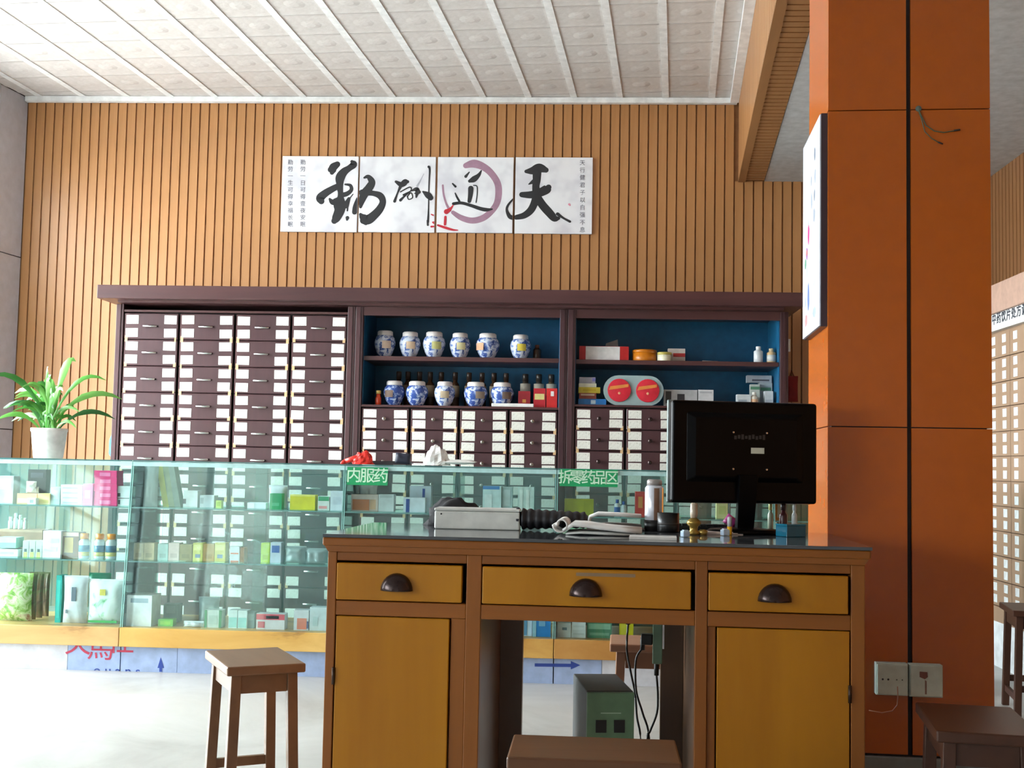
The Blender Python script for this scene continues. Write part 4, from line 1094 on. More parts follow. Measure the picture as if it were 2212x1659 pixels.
G('upper of two stacked white cartons with red trim', 496, 517, 1181, Lo + .034, 5.45, .05, (206, 214, 220), ((.1, .9, .05, .2, (206, 120, 90)),))
bag('clear bulging plastic bag of cotton at the end of the lower shelf', 612, 658, 1182, Lo, 5.44, .06, M['clear'], 'cotton_bag', seed=21, crumple=.01)
bag('clear crinkled plastic bag beside the desk corner', 657, 706, 1187, Lo, 5.44, .06, M['clear'], 'cotton_bag', seed=27, crumple=.01)
# --- bottom deck, first counter
tea_green = bag_mat('tea_print', [(60, 130, 70), (150, 190, 90), (226, 232, 200), (160, 110, 90)], 22)
bag('green and cream printed tea bag at the far end of the counter deck', -14, 62, 1240, Dk, 5.44, .06, tea_green, 'tea_pack', seed=31)
for k in range(3):
    bag('brown and green side-on tea pack behind the printed tea bag', 56 + 14 * k, 74 + 14 * k, 1238, Dk, 5.51 + .06 * k, .03, bag_mat('tea_side_%d' % k, [(90, 70, 56), (130, 104, 84), (110, 140, 90)], 18), 'tea_pack', seed=33 + k).__setitem__('group', 'side-on tea packs')
G('narrow teal carton beside the white vacuum bag', 118, 130, 1243, Dk, 5.44, .06, (30, 170, 160), ((.2, .8, .1, .9, (50, 190, 178)),))
bag('white vacuum bag with dark vertical print on the counter deck', 130, 183, 1246, Dk, 5.42, .05, plain((214, 222, 226), .35), 'vacuum_bag', seed=41, parts=((.42, .6, .48, .78, (104, 116, 130)), (.2, .28, .22, .3, (130, 140, 150))))
bag('white and green striped snack bag on the counter deck', 182, 260, 1254, Dk, 5.42, .06, bag_mat('green_stripe_bag', [(60, 170, 90), (216, 232, 226), (226, 236, 232), (200, 220, 214)], 12), 'snack_bag', seed=44, parts=((.4, .56, .66, .8, (214, 200, 80)), (.1, .9, .04, .09, (50, 170, 80))))
bag('green plastic bag standing behind the striped snack bag', 184, 232, 1240, Dk, 5.53, .05, bag_mat('green_bag', [(20, 120, 90), (40, 160, 120)], 10), seed=47)
# --- bottom deck, second counter
G('large white carton with grey heading on the second counter deck', 272, 326, 1286, Dk, 5.39, .12, (220, 228, 230), ((.15, .85, .76, .9, (150, 170, 184)),))
G('lime green low carton beside the large white carton', 341, 373, 1338, Dk, 5.41, .05, (110, 196, 50), ((.15, .85, .25, .75, (140, 210, 60)),))
G('dark grey green carton behind the lime green carton', 352, 384, 1305, Dk, 5.55, .06, (110, 134, 130), ((.2, .8, .5, .9, (130, 152, 148)),))
bag('flat white paper packet lying on the second counter deck', 395, 438, 1344, Dk, 5.41, .03, plain((214, 226, 228), .6), 'paper_packet', 'packet', seed=51)
G('green and white tall carton on the second counter deck', 441, 478, 1318, Dk, 5.41, .06, (196, 214, 206), ((.0, .14, 0, 1, (60, 140, 90)), (.84, 1, 0, 1, (50, 130, 80)), (.25, .75, .2, .7, (176, 198, 190))))
bag('clear plastic bag behind the green and white carton', 424, 470, 1292, Dk, 5.52, .05, M['clear'], seed=55)
G('first of two matching white and cyan cartons', 493, 512, 1318, Dk, 5.41, .06, (206, 228, 228), ((.05, .95, .05, .6, (150, 212, 208)),))
G('second of two matching white and cyan cartons', 513, 533, 1319, Dk, 5.41, .06, (206, 228, 228), ((.05, .95, .05, .6, (150, 212, 208)),))
G('grey green carton beside the two cyan cartons', 534, 548, 1323, Dk, 5.42, .06, (120, 146, 146), ((.1, .9, .5, .9, (134, 160, 160)),))
G('white carton with a red lid band on the second counter deck', 553, 614, 1326, Dk, 5.40, .06, (222, 224, 226), ((.0, 1, .62, .98, (212, 74, 90)), (.06, .3, .1, .5, (212, 90, 104)), (.34, .8, .68, .88, (232, 170, 180))))
G('white carton with an orange square beside the red banded carton', 634, 666, 1318, Dk, 5.40, .06, (214, 222, 226), ((.22, .86, .05, .6, (222, 130, 104)), (.88, .99, .1, .45, (90, 100, 140))))
G('white carton half hidden by the edge of the desk', 668, 704, 1312, Dk, 5.40, .06, (204, 220, 224), ((.2, .5, .2, .6, (180, 206, 210)),))
# --- bottom deck seen through the knee space
G('white carton with a blue side stripe on the third counter deck', 1122, 1149, 1334, Dk, 5.41, .05, (196, 218, 230), ((.3, .6, .05, .95, (90, 150, 190)),))
G('bright blue carton with pale print on the third counter deck', 1150, 1189, 1330, Dk, 5.40, .06, (24, 130, 206), ((.0, .2, .0, 1, (150, 200, 220)), (.35, .7, .5, .75, (120, 180, 220))))
G('white carton with a grey word next to the bright blue carton', 1204, 1233, 1345, Dk, 5.40, .06, (206, 222, 222), ((.35, .7, .5, .68, (110, 140, 150)),))
G('lower white carton of a pair on the third counter deck', 1234, 1265, 1361, Dk, 5.40, .06, (206, 220, 220), ((.1, .9, .4, .6, (190, 206, 206)),))
G('upper white carton of a pair on the third counter deck', 1235, 1265, 1341, Dk + .034, 5.40, .06, (212, 224, 224), ((.1, .9, .3, .5, (196, 210, 210)),))
G('green carton with pale lines on the third counter deck', 1268, 1321, 1340, Dk, 5.41, .06, (70, 134, 100), ((.05, .95, .5, .8, (130, 180, 150)), (.1, .9, .15, .3, (110, 160, 130))))
G('yellow carton behind the hanging cables on the fourth counter deck', 1338, 1368, 1340, Dk, 5.41, .06, (200, 196, 20), ((.1, .6, .1, .8, (214, 210, 60)),))

# --- on top of the counters
def blob(w, d, h, seed, amp, n=20, m=10):
    b = MB(); vs = []; fs = []
    for j in range(m + 1):
        ph = math.pi / 2 * j / m
        for i in range(n):
            a = 2 * math.pi * i / n
            v = Vector((math.cos(a) * math.cos(ph), math.sin(a) * math.cos(ph), math.sin(ph)))
            k = 1 + amp * mnoise.noise(v * 2.6 + Vector((seed, 0, 0)))
            vs.append((v.x * w / 2 * k, v.y * d / 2 * k, max(0, v.z * h * k)))
    for j in range(m):
        for i in range(n):
            q = (i + 1) % n
            fs.append((j * n + i, j * n + q, (j + 1) * n + q, (j + 1) * n + i))
    fs.append(tuple(range(n))[::-1])
    return b.add(vs, fs)
ZTT = ZT + .0006
def plant():
    Y = 5.62
    x_ = place(104, Y, ZTT)
    t = thing('potted_plant', 'green strap-leaved plant in a white pot on the counter top', 'plant', (x_, Y, ZTT))
    s = Y / F
    MB().lathe([(.0, 0), (30 * s, 0), (31 * s, .004), (37.5 * s, 58 * s), (39 * s, 60 * s), (39 * s, 66 * s), (36 * s, 66 * s), (35 * s, 58 * s)], 28).build('pot', M['pot'], t, True)
    MB().lathe([(.0, 57 * s), (35 * s, 57.5 * s)], 20).build('soil', M['soil'], t)
    random.seed(21)
    tips = [(47, 172, 15, 9), (136, 92, 13, 5), (122, 130, 9, 4), (130, 46, 10, 9), (72, 22, 6, 2), (16, 150, 5, 2), (-100, 100, 12, 3), (-118, 128, 11, 4), (-108, 66, 10, 4), (-104, 36, 10, 0)]
    for k in range(46):
        a_ = random.uniform(-1, 1); dx_ = a_ * random.uniform(30, 112) - 18
        tips.append((dx_, random.uniform(30, 128) * (1 - abs(dx_) / 190) + 14, random.uniform(5, 10), 0))
    for (dx, dz, wd, dy) in tips:
        tip = Vector((dx * s, (random.uniform(-70, 70)) * s, (64 + dz - 20) * s))
        rt = Vector((random.uniform(-18, 18) * s, random.uniform(-16, 16) * s, 57 * s))
        ctrl = Vector((rt.x + (tip.x - rt.x) * .42, rt.y + (tip.y - rt.y) * .42, max(tip.z, rt.z) + (28 + abs(dx) * .12) * s))
        n = 8; vs = []; fs = []
        for k in range(n + 1):
            u = k / n
            p = rt * (1 - u) ** 2 + ctrl * 2 * u * (1 - u) + tip * u * u
            tg = ((ctrl - rt) * (1 - u) + (tip - ctrl) * u).normalized()
            sd = tg.cross(Vector((0, -1, .35))).normalized()
            hw = wd * .62 * s * (math.sin(math.pi * min(1, u * .9 + .1)) ** .7) * (.35 + .65 * u if u < .5 else 1) + .0008
            if k == n: hw = .0006
            nr = sd.cross(tg) * hw * .25
            vs += [p - sd * hw, p + nr, p + sd * hw]
        for k in range(n):
            a = 3 * k
            fs += [(a, a + 1, a + 4, a + 3), (a + 1, a + 2, a + 5, a + 4)]
        MB().add(vs, fs).build('leaf', M['leaf'], t, True)
plant()
random.seed(5)
Y = 5.56
t = thing('plastic_bag', 'bright red plastic bag crumpled on the counter top', 'bag', (place(776, Y, ZTT), Y - .03, ZTT + .001), R(0))
blob(.10, .06, .055, 4.4, .35, 22, 10).build('bag_body', plain((226, 52, 42), .3), t, False, loc=(.022, 0, .0))
MB().tube([(.0, 0, .03), (-.03, 0, .022), (-.06, 0, .012)], [.016, .013, .011], 9).build('bag_neck', plain((226, 52, 42), .3), t, True)
MB().tube([(-.06, 0, .012), (-.075, .0, .004), (-.08, -.005, .002)], [.012, .008, .004], 8).build('bag_handle', plain((226, 52, 42), .3), t, True)
t = thing('medicine_tray', 'dark shallow tray lying behind the red plastic bag', 'tray', (place(835, Y, ZTT) - .01, Y + .10, ZTT))
MB().box(-.10, -.05, 0, .10, .09, .004).build('tray_base', plain((46, 42, 46), .4), t)
for (a, b, c, d) in ((-.10, .10, -.05, -.046), (-.10, .10, .086, .09), (-.10, -.096, -.046, .086), (.096, .10, -.046, .086)):
    MB().box(a, c, .004, b, d, .018).build('tray_rim', plain((52, 46, 50), .4), t)
Y = 5.54
t = thing('paper_bag', 'crumpled white paper bag standing on the counter top', 'bag', (place(950, Y, ZTT), Y, ZTT + .002))
blob(.12, .08, .09, 12.3, .3, 22, 12).build('bag_body', M['paper'], t, False, loc=(-.014, 0, 0))
MB().pouch(.15, .09, .02, crumple=.005, seed=75).build('bag_flap', M['paper'], t, True, loc=(.095, -.04, .016), rot=(R(-88), 0, 0))
t = thing('dark_pouch', 'small dark blue pouch lying beside the white paper bag', 'pouch', (place(872, Y, ZTT), Y, ZTT + .006))
MB().pouch(.05, .07, .022, crumple=.004, seed=77).build('pouch_body', plain((36, 38, 56), .6), t, True, loc=(.03, 0, .022), rot=(0, R(-85), 0))
MB().tube([(.028, -.0, .006), (.045, -.01, .003)], .002, 6).build('draw_cord', plain((60, 60, 70), .6), t)

# ================================================================== THINGS ON THE DESK
def dloc(px, py, ymax=3.44):
    return on_desk(px, py, ymax)
# monitor seen from behind
p = atY(1606, 1100, 3.34)
mo = thing('computer_monitor', 'black computer monitor seen from behind on the desk', 'monitor', (p.x, 3.34, DZ + .0005), R(13))
Wm = .209; z0, z1 = .082, .360
MB().box(-Wm, -.012, z0, Wm, .028, z1).build('housing', M['gloss'], mo, bevel=.008, seg=3)
MB().box(-Wm, .028, z0 - .002, Wm, .040, z1 + .002).build('bezel', plain((96, 112, 108), .3), mo, bevel=.003)
bk = MB().hexa([(-.17, -.012, z0 + .055), (.17, -.012, z0 + .055), (.17, -.012, z1 - .03), (-.17, -.012, z1 - .03), (-.145, -.022, z0 + .07), (.145, -.022, z0 + .07), (.145, -.022, z1 - .045), (-.145, -.022, z1 - .045)])
bk.f = [f[::-1] for f in bk.f]
back = bk.build('back_bulge', M['gloss'], mo, bevel=.004)
for sx in (-1, 1):
    for sz in (.175, .275):
        MB().lathe([(.0035, 0), (.0025, .0015)], 10).build('screw', M['steel'], back, loc=(.01 + sx * .048, -.0222, sz), rot=(R(90), 0, 0))
MB().box(.012, -.0232, .218, .050, -.0222, .234).build('white_sticker', plain((206, 208, 190), .6), back)
for k in range(9):
    MB().box(-.036 + k * .0102, -.0228, .256 + (k % 2) * .002, -.029 + k * .0102, -.0222, .266 + (k % 3) * .002).build('faint_mark', plain((44, 44, 46), .4), back)
MB().hexa([(-.022, -.012, .004), (.026, -.012, .004), (.026, .012, .004), (-.022, .012, .004), (-.026, -.036, .16), (.03, -.036, .16), (.03, -.0225, .16), (-.026, -.0225, .16)]).build('neck', M['gloss'], mo, bevel=.003)
MB().lathe([(.1, 0), (.1, .006), (.09, .012), (.03, .016)], 28, sx=1.05, sy=.72).build('stand_base', M['gloss'], mo, True)
# low white case
pa, pb = dloc(938, 1142), dloc(1122, 1146)
t = thing('plastic_case', 'long low white plastic case near the end of the desk', 'case', (pa.x, pa.y, DZ + .0005), math.atan2(pb.y - pa.y, pb.x - pa.x))
Lc = (pb - pa).length
MB().box(0, 0, 0, Lc, .10, .048).build('case_body', plain((214, 216, 210), .35), t, bevel=.004)
MB().box(-.001, -.001, .0485, Lc + .001, .101, .056).build('case_lid', plain((210, 212, 206), .35), t, bevel=.003)
MB().lathe([(.0025, 0), (.0025, .001)], 8).build('dark_button', M['black'], t, loc=(.018, -.0001, .04), rot=(R(90), 0, 0))
# black bag behind it
p = atY(985, 1120, 3.425)
t = thing('black_hat', 'black knitted hat lying behind the white case', 'hat', (p.x, 3.43, DZ + .0005))
blob(.17, .1, .072, 3, .25).build('crown', plain((30, 28, 30), .9), t, True)
MB().tube([(-.07, -.03, .018), (-.02, -.05, .012), (.05, -.045, .014), (.08, -.01, .014)], .011, 8).build('brim_roll', plain((24, 22, 24), .9), t, True)
# black quilted sleeve
pa = dloc(1122, 1144)
t = thing('quilted_sleeve', 'black quilted puffy sleeve lying next to the white case', 'clothing', (pa.x, 3.27, DZ + .0005))
def ribbed(L_, r, n, seed):
    b = MB(); vs = []; fs = []; m = 44; k_ = 16
    for j in range(m + 1):
        u = j / m
        rr = r * (.82 + .18 * abs(math.sin(math.pi * n * u))) * (1 if .03 < u < .97 else .7) * (1 - .25 * u)
        for i in range(k_):
            a = 2 * math.pi * i / k_
            vs.append((u * L_, math.cos(a) * rr * 1.25, r * .96 + math.sin(a) * rr * .96))
    for j in range(m):
        for i in range(k_):
            q = (i + 1) % k_; fs.append((j * k_ + i, (j + 1) * k_ + i, (j + 1) * k_ + q, j * k_ + q))
    fs.append(tuple(range(k_))); fs.append(tuple(range(m * k_, (m + 1) * k_))[::-1])
    return b.add(vs, fs)
ribbed(.185, .031, 9, 1).build('sleeve_body', plain((26, 25, 30), .55), t, True)
MB().tube([(-.004, .03 * math.cos(a), .03 + .026 * math.sin(a)) for a in [2 * math.pi * k / 14 for k in range(15)]], .006, 6).build('cuff', plain((36, 36, 46), .6), t, True)
# rolled notebook: curled page block
def curl_profile(r, L_, h):
    pts = []
    for k in range(15):
        a = R(-60) + R(330) * k / 14
        rr = r * (.55 + .45 * k / 14)
        pts.append((-math.cos(a) * rr * -1, r + math.sin(a) * rr))
    return pts
def sheet(points, th):
    up = []; dn = []
    for k, (x_, z_) in enumerate(points):
        a = points[max(0, k - 1)]; b = points[min(len(points) - 1, k + 1)]
        d = Vector((b[0] - a[0], b[1] - a[1])).normalized(); nrm = Vector((-d.y, d.x)) * th / 2
        up.append((x_ + nrm.x, z_ + nrm.y)); dn.append((x_ - nrm.x, z_ - nrm.y))
    return up, dn
def sheet_mesh(points, th, y0, y1):
    up, dn = sheet(points, th); b = MB(); n = len(points)
    vs = [(x_, y0, z_) for x_, z_ in up] + [(x_, y0, z_) for x_, z_ in dn] + [(x_, y1, z_) for x_, z_ in up] + [(x_, y1, z_) for x_, z_ in dn]
    fs = []
    for k in range(n - 1):
        fs += [(k, k + 1, n + k + 1, n + k), (2 * n + k, 3 * n + k, 3 * n + k + 1, 2 * n + k + 1), (k, 2 * n + k, 2 * n + k + 1, k + 1), (n + k, n + k + 1, 3 * n + k + 1, 3 * n + k)]
    fs += [(0, n, 3 * n, 2 * n), (n - 1, 3 * n - 1, 4 * n - 1, 2 * n - 1)]
    return b.add(vs, fs)
p = dloc(1212, 1152)
t = thing('notebook', 'open notebook with its white cover pages rolled under on the desk', 'notebook', (p.x, 3.08, DZ + .0005), -R(3))
r = .021
roll = []
for k in range(19):
    a = R(200) - R(380) * k / 18
    rr = r * (.45 + .55 * k / 18)
    roll.append((math.cos(a) * rr, r + .001 + math.sin(a) * rr))
roll = [(x_, z_ + .003) for x_, z_ in roll]
MB_pts = roll[::-1][::-1]
sheet_mesh(roll, .0045, 0, .15).build('rolled_pages', M['paper'], t, True)
sheet_mesh([(.006, .010), (.03, .026), (.06, .025), (.10, .020), (.15, .0155), (.205, .012)], .010, 0, .16).build('page_block', M['paper'], t, True)
sheet_mesh([(.012, .003), (.05, .006), (.11, .0045), (.19, .0035)], .005, .004, .165).build('back_pages', plain((206, 206, 200), .7), t, True)
# paper pad under and beside the notebook
pa = dloc(1375, 1163)
t = thing('paper_pad', 'flat white paper pad lying beside the rolled notebook', 'paper', (pa.x - .02, 2.96, DZ + .0005), -R(4))
MB().box(0, 0, 0, .115, .085, .006).build('sheets', plain((206, 204, 198), .7), t)
MB().box(0, .078, .0062, .115, .085, .0075).build('binding', plain((120, 120, 120), .6), t)
# second open book behind
p = atY(1268, 1118, 3.36)
t = thing('open_book', 'thick open book with grey page edges behind the rolled notebook', 'book', (p.x, 3.36, DZ + .0005), -R(2))
sheet_mesh([(.004, .012), (.008, .034), (.03, .043), (.09, .042), (.15, .039)], .009, 0, .08).build('upper_pages', M['paper'], t, True)
sheet_mesh([(.02, .008), (.06, .012), (.11, .011), (.15, .008)], .012, .002, .09).build('page_block', plain((120, 114, 108), .7), t, True)
sheet_mesh([(.0, .0022), (.16, .0022)], .003, -.004, .095).build('cover', plain((46, 42, 42), .5), t)
# flask with white and brown sides beside the monitor
p = atY(1413, 1105, 3.38)
t = thing('vacuum_flask', 'white and brown flask with a shiny steel side beside the monitor', 'flask', (p.x, 3.38, DZ + .0005))
MB().lathe([(.024, 0), (.026, .003), (.026, .118), (.022, .124), (.018, .126)], 26).build('flask_body', plain((206, 206, 214), .18, .2), t, True)
arc_patch(.0264, .03, .118, R(-95), R(-62)).build('brown_panel', plain((132, 96, 76), .4), t, True)
arc_patch(.0264, .0, .118, R(-40), R(20)).build('steel_panel', plain((196, 214, 190), .08, 1.0), t, True)
MB().lathe([(.0265, 0), (.0265, .03)], 26).build('dark_base', plain((28, 26, 26), .4), t, True)
MB().lathe([(.021, .1262), (.021, .138), (.017, .142)], 22).build('lid', plain((150, 140, 136), .3), t, True)
# dark pen cup
p = dloc(1437, 1142)
t = thing('pen_cup', 'squat black pen cup next to the flask', 'cup', (p.x, 3.33, DZ + .0005))
MB().lathe([(.0, 0), (.028, 0), (.030, .003), (.030, .052), (.027, .052), (.026, .008), (.0, .006)], 20).build('cup_body', plain((24, 24, 24), .35), t, True)
MB().lathe([(.0304, .02), (.0304, .026)], 20).build('groove_band', plain((50, 46, 44), .4), t, True)
# brass ornament
p = dloc(1482, 1145)
t = thing('brass_ornament', 'small brass and glass figurine standing below the monitor edge', 'ornament', (p.x, 3.22, DZ + .0005))
MB().lathe([(.016, 0), (.017, .006), (.010, .012), (.012, .022), (.020, .030), (.016, .038), (.008, .044)], 16).build('brass_foot', plain((150, 122, 56), .3, .6), t, True)
MB().lathe([(.009, .0442), (.010, .055), (.0095, .080), (.006, .084)], 14).build('glass_stem', plain((176, 160, 140), .15), t, True)
MB().lathe([(.011, 0), (.013, .010), (.008, .014)], 10).build('side_bead', plain((170, 140, 70), .3, .5), t, True, loc=(.024, 0, 0))
# glue stick pen
p = atY(1576, 1140, 3.25)
t = thing('glue_stick', 'upright glue stick with a yellow barrel and grey cap', 'glue stick', (p.x, 3.25, DZ + .0005))
MB().lathe([(.006, 0), (.0065, .002), (.0065, .022)], 14).build('barrel', plain((226, 170, 20), .35), t, True)
MB().lathe([(.0062, .0222), (.0062, .045), (.0045, .048)], 14).build('cap', plain((176, 176, 178), .3), t, True)
# glass cubes near the front edge
for px, py, lb in ((1480, 1160, 'clear glass dice-like paperweight near the brass figurine'), (1566, 1157, 'clear glass paperweight in front of the glue stick')):
    p = dloc(px, py)
    t = thing('paperweight', lb, 'paperweight', (p.x, p.y, DZ + .0005), R(20))
    MB().box(-.010, -.010, 0, .010, .010, .016).build('glass_block', plain((178, 196, 214), .1), t, bevel=.003)
    MB().box(-.006, -.006, .0162, .006, .006, .018).build('top_facet', plain((206, 220, 232), .1), t)
# purple bow behind the glue stick
p = atY(1590, 1110, 3.41)
t = thing('ribbon_bow', 'magenta ribbon bow behind the glue stick', 'bow', (p.x, 3.42, DZ + .0005))
for sx, q in ((-1, 0), (1, 1)):
    MB().pouch(.03, .034, .018, crumple=.003, seed=80 + q).build('bow_loop', plain((150, 44, 110), .4), t, True, loc=(0, 0, .02), rot=(0, R(55) * sx, 0))
MB().tube([(0, 0, 0), (.003, 0, .012), (0, 0, .024)], .006, 8).build('knot', plain((130, 36, 96), .4), t, True)
# slim papers and keyboard
pa = dloc(1500, 1146)
t = thing('paper_stack', 'fanned white papers lying in front of the monitor foot', 'paper', (pa.x, 3.24, DZ + .0005), R(12))
for k in range(3):
    MB().box(0, 0, k * .0022, .115, .07, k * .0022 + .002).build('paper_sheet', plain((206 + 6 * k, 196 + 6 * k, 192 + 6 * k), .7), t, rot=(0, 0, R(3 * k)))
pk = atY(1440, 1130, 3.42)
t = thing('keyboard', 'black keyboard lying behind the monitor foot', 'keyboard', (pk.x + .02, 3.425, DZ + .0005), -R(2))
MB().box(0, 0, 0, .20, .055, .012).build('key_case', M['black'], t, bevel=.003)
for r_ in range(3):
    for k in range(11):
        MB().box(.008 + k * .017, .006 + r_ * .016, .0121, .022 + k * .017, .019 + r_ * .016, .018).build('key', plain((24, 24, 25), .5), t)
# teal acrylic box
pa, pb = dloc(1671, 1159), dloc(1749, 1160)
t = thing('acrylic_box', 'small teal acrylic box near the corner of the desk', 'box', ((pa.x + pb.x) / 2, 3.24, DZ + .0005), R(28))
MB().box(-.031, -.024, 0, .031, .024, .028).build('box_body', plain((20, 92, 116), .12), t, bevel=.0015)
MB().box(-.0315, -.0245, .0282, .0315, .0245, .033).build('box_lid', plain((26, 104, 128), .1), t, bevel=.001)
for px, c, cc, lb in ((1692, (70, 30, 34), (40, 24, 24), 'dark red bottle standing behind the teal box'), (1716, (190, 200, 200), (206, 214, 214), 'slim white bottle standing behind the teal box'), (1664, (150, 160, 140), (190, 190, 120), 'small pale bottle between the monitor neck and the teal box')):
    bottle('nail_bottle', lb, px, 18 if px == 1692 else 12, 62, 3.40, DZ + .0005, c, cc, None, None, .6, .55)

# ================================================================== UNDER THE DESK
t = thing('voltage_stabilizer', 'grey and green box with two black sockets standing behind the desk', 'voltage box', (.040, 3.175, 0), R(8))
MB().box(0, .012, .008, .122, .27, .372).build('casing', M['ups'], t, bevel=.003)
MB().box(-.001, 0, .006, .123, .0118, .370).build('front_panel', M['upsgreen'], t, bevel=.002)
for sx in (.022, .070):
    MB().box(sx, -.003, .268, sx + .028, -.0002, .30).build('socket', M['black'], t)
MB().box(.035, -.001, .316, .088, -.0002, .319).build('printed_line', plain((160, 186, 160), .5), t)
for fx in (.015, .107):
    for fy in (.03, .25): MB().lathe([(.01, 0), (.009, .0078)], 10).build('rubber_foot', M['rubber'], t, loc=(fx, fy, 0))
pr = atY(1416, 1400, 3.44)
t = thing('power_strip', 'grey green power strip hanging in the knee space with black plugs', 'power strip', (pr.x, 3.36, .42), R(-5))
MB().box(-.013, -.013, 0, .013, .017, .155).build('strip_body', plain((110, 142, 116), .45), t, bevel=.002)
for z_ in (.05, .115):
    MB().box(-.045, -.012, z_, -.0135, .012, z_ + .03).build('plug', M['rubber'], t, bevel=.003)
MB().box(.013, -.004, .04, .0182, .004, .12).build('bracket', M['steel'], t)
def cable(label, pts, r=.0032):
    q = [atY(a, b, Y_) for a, b, Y_ in pts]
    z0 = q[-1].copy(); z0.z = r + .0005
    pts3 = [Vector(v) for v in q] + [z0 + Vector((0, 0, .02)), z0 + Vector((.02, .01, 0)), z0 + Vector((.06, .03, 0))]
    sm = []
    for k in range(len(pts3) - 1):
        p_ = [pts3[max(k - 1, 0)], pts3[k], pts3[k + 1], pts3[min(k + 2, len(pts3) - 1)]]
        for j in range(5):
            u = j / 5
            sm.append(.5 * ((2 * p_[1]) + (p_[2] - p_[0]) * u + (2 * p_[0] - 5 * p_[1] + 4 * p_[2] - p_[3]) * u * u + (3 * p_[1] - p_[0] - 3 * p_[2] + p_[3]) * u ** 3))
    sm.append(pts3[-1])
    for v in sm: v.z = max(v.z, r + .0003)
    t = thing('power_cable', label, 'cable', (sm[0].x, sm[0].y, 0), 0, 'black cables hanging under the desk')
    o_ = Vector((sm[0].x, sm[0].y, 0))
    MB().tube([v - o_ for v in sm], r, 7).build('cord', M['rubber'], t, True)
    MB().tube([sm[0] - o_ + Vector((0, 0, .03)), sm[0] - o_ + Vector((0, 0, -.005))], r * 2.1, 8).build('plug_sleeve', M['rubber'], t, True)
cable('black cable hanging straight from the desk top past the voltage box', [(1357, 1345, 3.49), (1354, 1400, 3.49), (1362, 1450, 3.49), (1372, 1500, 3.485), (1376, 1550, 3.48), (1384, 1600, 3.475)])
cable('black cable crossing over the straight one in the knee space', [(1388, 1400, 3.47), (1374, 1425, 3.47), (1374, 1490, 3.465), (1388, 1540, 3.46), (1402, 1595, 3.455)])
cable('thin black cable bending below the power strip', [(1418, 1455, 3.45), (1421, 1500, 3.445), (1419, 1540, 3.44), (1404, 1580, 3.435), (1398, 1600, 3.43)])

# ================================================================== ON THE COLUMN
cmat = Matrix.Translation((cl.x, cl.y, 0)) @ Matrix.Rotation(CA, 4, 'Z')
cinv = cmat.inverted()
def on_col(px, py):                       # local point on the column front
    o_ = cinv @ O; d_ = cinv.to_3x3() @ ray(px, py)
    return o_ + d_ * ((0 - o_.y) / d_.y)
def cthing(name, label, cat, lx, ly, lz, group=None):
    w_ = cmat @ Vector((lx, ly, lz)); return thing(name, label, cat, w_, CA, group)
za, zb_ = on_col(1783, 242).z, on_col(1779, 704).z
t = cthing('framed_poster', 'white poster board with ink and flower drawing on the column side', 'poster', -.0005, .012, zb_)
H_ = za - zb_; Dp = .385
MB().box(-.018, 0, 0, 0, Dp, H_).build('frame', plain((52, 40, 48), .4), t)
MB().box(-.0215, .001, .003, -.0182, Dp - .001, H_ - .003).build('poster_sheet', plain((196, 202, 216), .4), t)
random.seed(3)
for (v0, v1, u0, u1, c) in ((.80, .90, .09, .13, (110, 116, 130)), (.70, .79, .08, .12, (150, 156, 170)), (.62, .69, .10, .13, (110, 116, 130)), (.52, .60, .09, .15, (140, 146, 160)),
                            (.44, .56, .22, .27, (190, 40, 120)), (.38, .46, .25, .31, (150, 90, 160)), (.34, .41, .29, .34, (80, 140, 110)), (.40, .44, .27, .30, (214, 130, 60)),
                            (.10, .27, .22, .27, (90, 110, 160)), (.04, .13, .27, .33, (190, 130, 130)), (.14, .22, .30, .33, (150, 160, 200)), (.46, .60, .245, .252, (90, 110, 80)), (.28, .40, .27, .278, (90, 120, 84)), (.60, .70, .16, .20, (150, 156, 170)), (.72, .78, .17, .20, (130, 136, 150)), (.06, .12, .06, .16, (150, 160, 200)), (.20, .26, .08, .14, (176, 186, 214))):
    n = 7; pts = []
    for k in range(n):
        a = 2 * math.pi * k / n; q = random.uniform(.6, 1)
        pts.append(((u0 + u1) / 2 + math.cos(a) * (u1 - u0) / 2 * q, ((v0 + v1) / 2 + math.sin(a) * (v1 - v0) / 2 * q) * H_))
    MB().add([(-.0219, y_, z_) for y_, z_ in pts], [tuple(range(n))]).build('ink_mark', plain(c, .6), t)
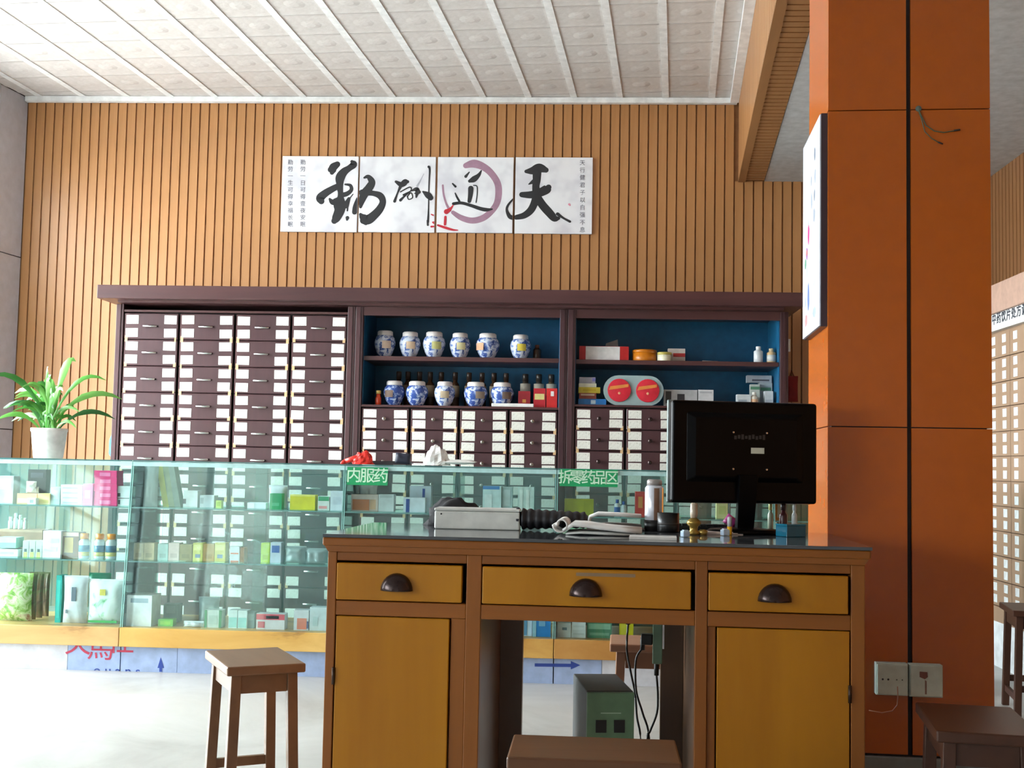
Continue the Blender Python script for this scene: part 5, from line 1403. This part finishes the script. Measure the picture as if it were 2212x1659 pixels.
for k, (xa, xb, ya, yb, lb) in enumerate(((1888, 1956.5, 1429, 1498, 'white socket box with a row of small holes on the column'), (1959, 2031, 1432, 1502, 'white socket box with a brown scorch mark on the column'))):
    pa, pb = on_col(xa, (ya + yb) / 2), on_col(xb, (ya + yb) / 2); zt_, zb2 = on_col((xa + xb) / 2, ya).z, on_col((xa + xb) / 2, yb).z
    t = cthing('socket_box', lb, 'socket', (pa.x + pb.x) / 2, -.0005, zb2, 'socket boxes at the column foot')
    w2 = (pb.x - pa.x) / 2; h2 = zt_ - zb2
    MB().box(-w2, -.03, 0, w2, 0, h2).build('box_body', plain((186, 204, 196), .4), t, bevel=.002)
    MB().box(-w2 + .003, -.034, .003, w2 - .003, -.0302, h2 - .003).build('face_plate', plain((196, 210, 202), .4), t, bevel=.0015)
    if k == 0:
        for q in (-.026, -.011, .012, .027):
            MB().lathe([(.003 if q < 0 else .0022, 0), (.002, .001)], 8).build('hole', M['black'] if q < 0 else plain((90, 100, 90), .6), t, loc=(q, -.0341, h2 * .5), rot=(R(90), 0, 0))
    else:
        MB().add([(-.018, -.0344, h2 * .62), (-.004, -.0344, h2 * .56), (.004, -.0344, h2 * .63), (.003, -.0344, h2 * .78), (-.018, -.0344, h2 * .79)], [tuple(range(5))]).build('scorch_mark', plain((128, 84, 76), .8), t)
        MB().add([(-.004, -.0344, h2 * .1), (.001, -.0344, h2 * .1), (.001, -.0344, h2 * .5), (-.004, -.0344, h2 * .54)], [tuple(range(4))]).build('rust_streak', plain((146, 120, 110), .8), t)
# thin wire from socket to desk
def col_wire(name, label, pts, r, mat, off=-.006, tips=()):
    q = [on_col(a, b) for a, b in pts]
    for v in q: v.y = off
    t = cthing(name, label, 'wire', q[0].x, 0, q[0].z)
    o_ = Vector((q[0].x, 0, q[0].z))
    MB().tube([v - o_ for v in q], r, 6).build('strand', mat, t, True)
    return t, o_
col_wire('thin_wire', 'thin pale wire drooping from the socket box towards the desk', [(1933, 1478), (1934, 1500), (1932, 1518), (1922, 1530), (1900, 1534), (1872, 1529)], .0013, plain((170, 120, 90), .5), -.0362)
t, o_ = col_wire('loose_wires', 'loose green wire pair hanging from a hole high on the column', [(1982, 234), (1989, 250), (2000, 272), (2018, 284), (2038, 287), (2062, 283)], .0017, plain((84, 96, 70), .5), -.004)
for nm, pts, rr in (('second_strand', [(1982, 236), (1990, 258), (1997, 285), (2012, 300), (2028, 309)], .0014), ('bare_tip', [(2060, 283), (2073, 281)], .0028), ('second_tip', [(2026, 308), (2036, 312)], .0024)):
    q = [on_col(a, b) for a, b in pts]
    for v in q: v.y = -.004
    MB().tube([v - o_ for v in q], rr, 6).build(nm, plain((84, 96, 70), .5) if 'strand' in nm else plain((40, 34, 30), .5), t, True)
q = on_col(1984, 235)
MB().lathe([(.009, 0), (.008, .004), (.002, .006)], 10).build('plug_lump', plain((84, 100, 92), .6), t, loc=(q.x - o_.x, -.0005, q.z - o_.z), rot=(R(90), 0, 0))

# ================================================================== PALE CABINET on the right wall
XF = 2.10
cy0, cy1 = 4.95, 6.62
t = thing('drawer_cabinet', 'tall pale wooden cabinet of small drawers with white labels on the right wall', 'cabinet', (XF, cy0, 0))
L = cy1 - cy0; DPC = .36
MB().box(.02, 0, .225, DPC, L, 1.74).build('carcass', M['pale'], t)
MB().box(0, 0, .225, .0195, L, .30).build('base_rail', M['pale'], t)
MB().box(.01, .005, 0, DPC, L - .005, .2245).build('plinth', plain((232, 236, 238), .4), t)
MB().box(-.03, -.01, 1.755, DPC, L + .01, 1.90).build('top_fascia', M['peach'], t, bevel=.003)
MB().box(-.012, 0, 1.672, .0195, L, 1.7545).build('sign_strip', plain((232, 234, 232), .5), t)
sign_s = '常用中药饮片处方调配'
for k, ch in enumerate(sign_s):
    yy = 6.27 - cy0 - k * .068
    obj('sign_character', text_mesh(ch, .062, 'sign_character', .001), plain((50, 54, 66), .6), t, loc=(-.0126, yy, 1.727), rot=(R(90), 0, R(-90)))
dw = .302; rz = .0614 * 2
me = MB().box(0, .002, .002, .0195, dw - .002, rz - .002).mesh('drawer'); me.materials.append(M['pale'])
lm2 = MB().box(-.0012, -.026, -.020, 0, .026, .020).mesh('paper_label'); lm2.materials.append(plain((226, 230, 230), .6))
ncol = 5
for ci in range(ncol):
    for ri in range(11):
        yb = (6.255 - cy0) - (ci) * dw
        d = bpy.data.objects.new('drawer', me); C.objects.link(d); d.parent = t; d.location = (0, yb, .306 + ri * rz)
        for sy in (.076, .226):
            for sz in (.033, .091):
                o = bpy.data.objects.new('paper_label', lm2); C.objects.link(o); o.parent = d; o.location = (-.0002, sy, sz)
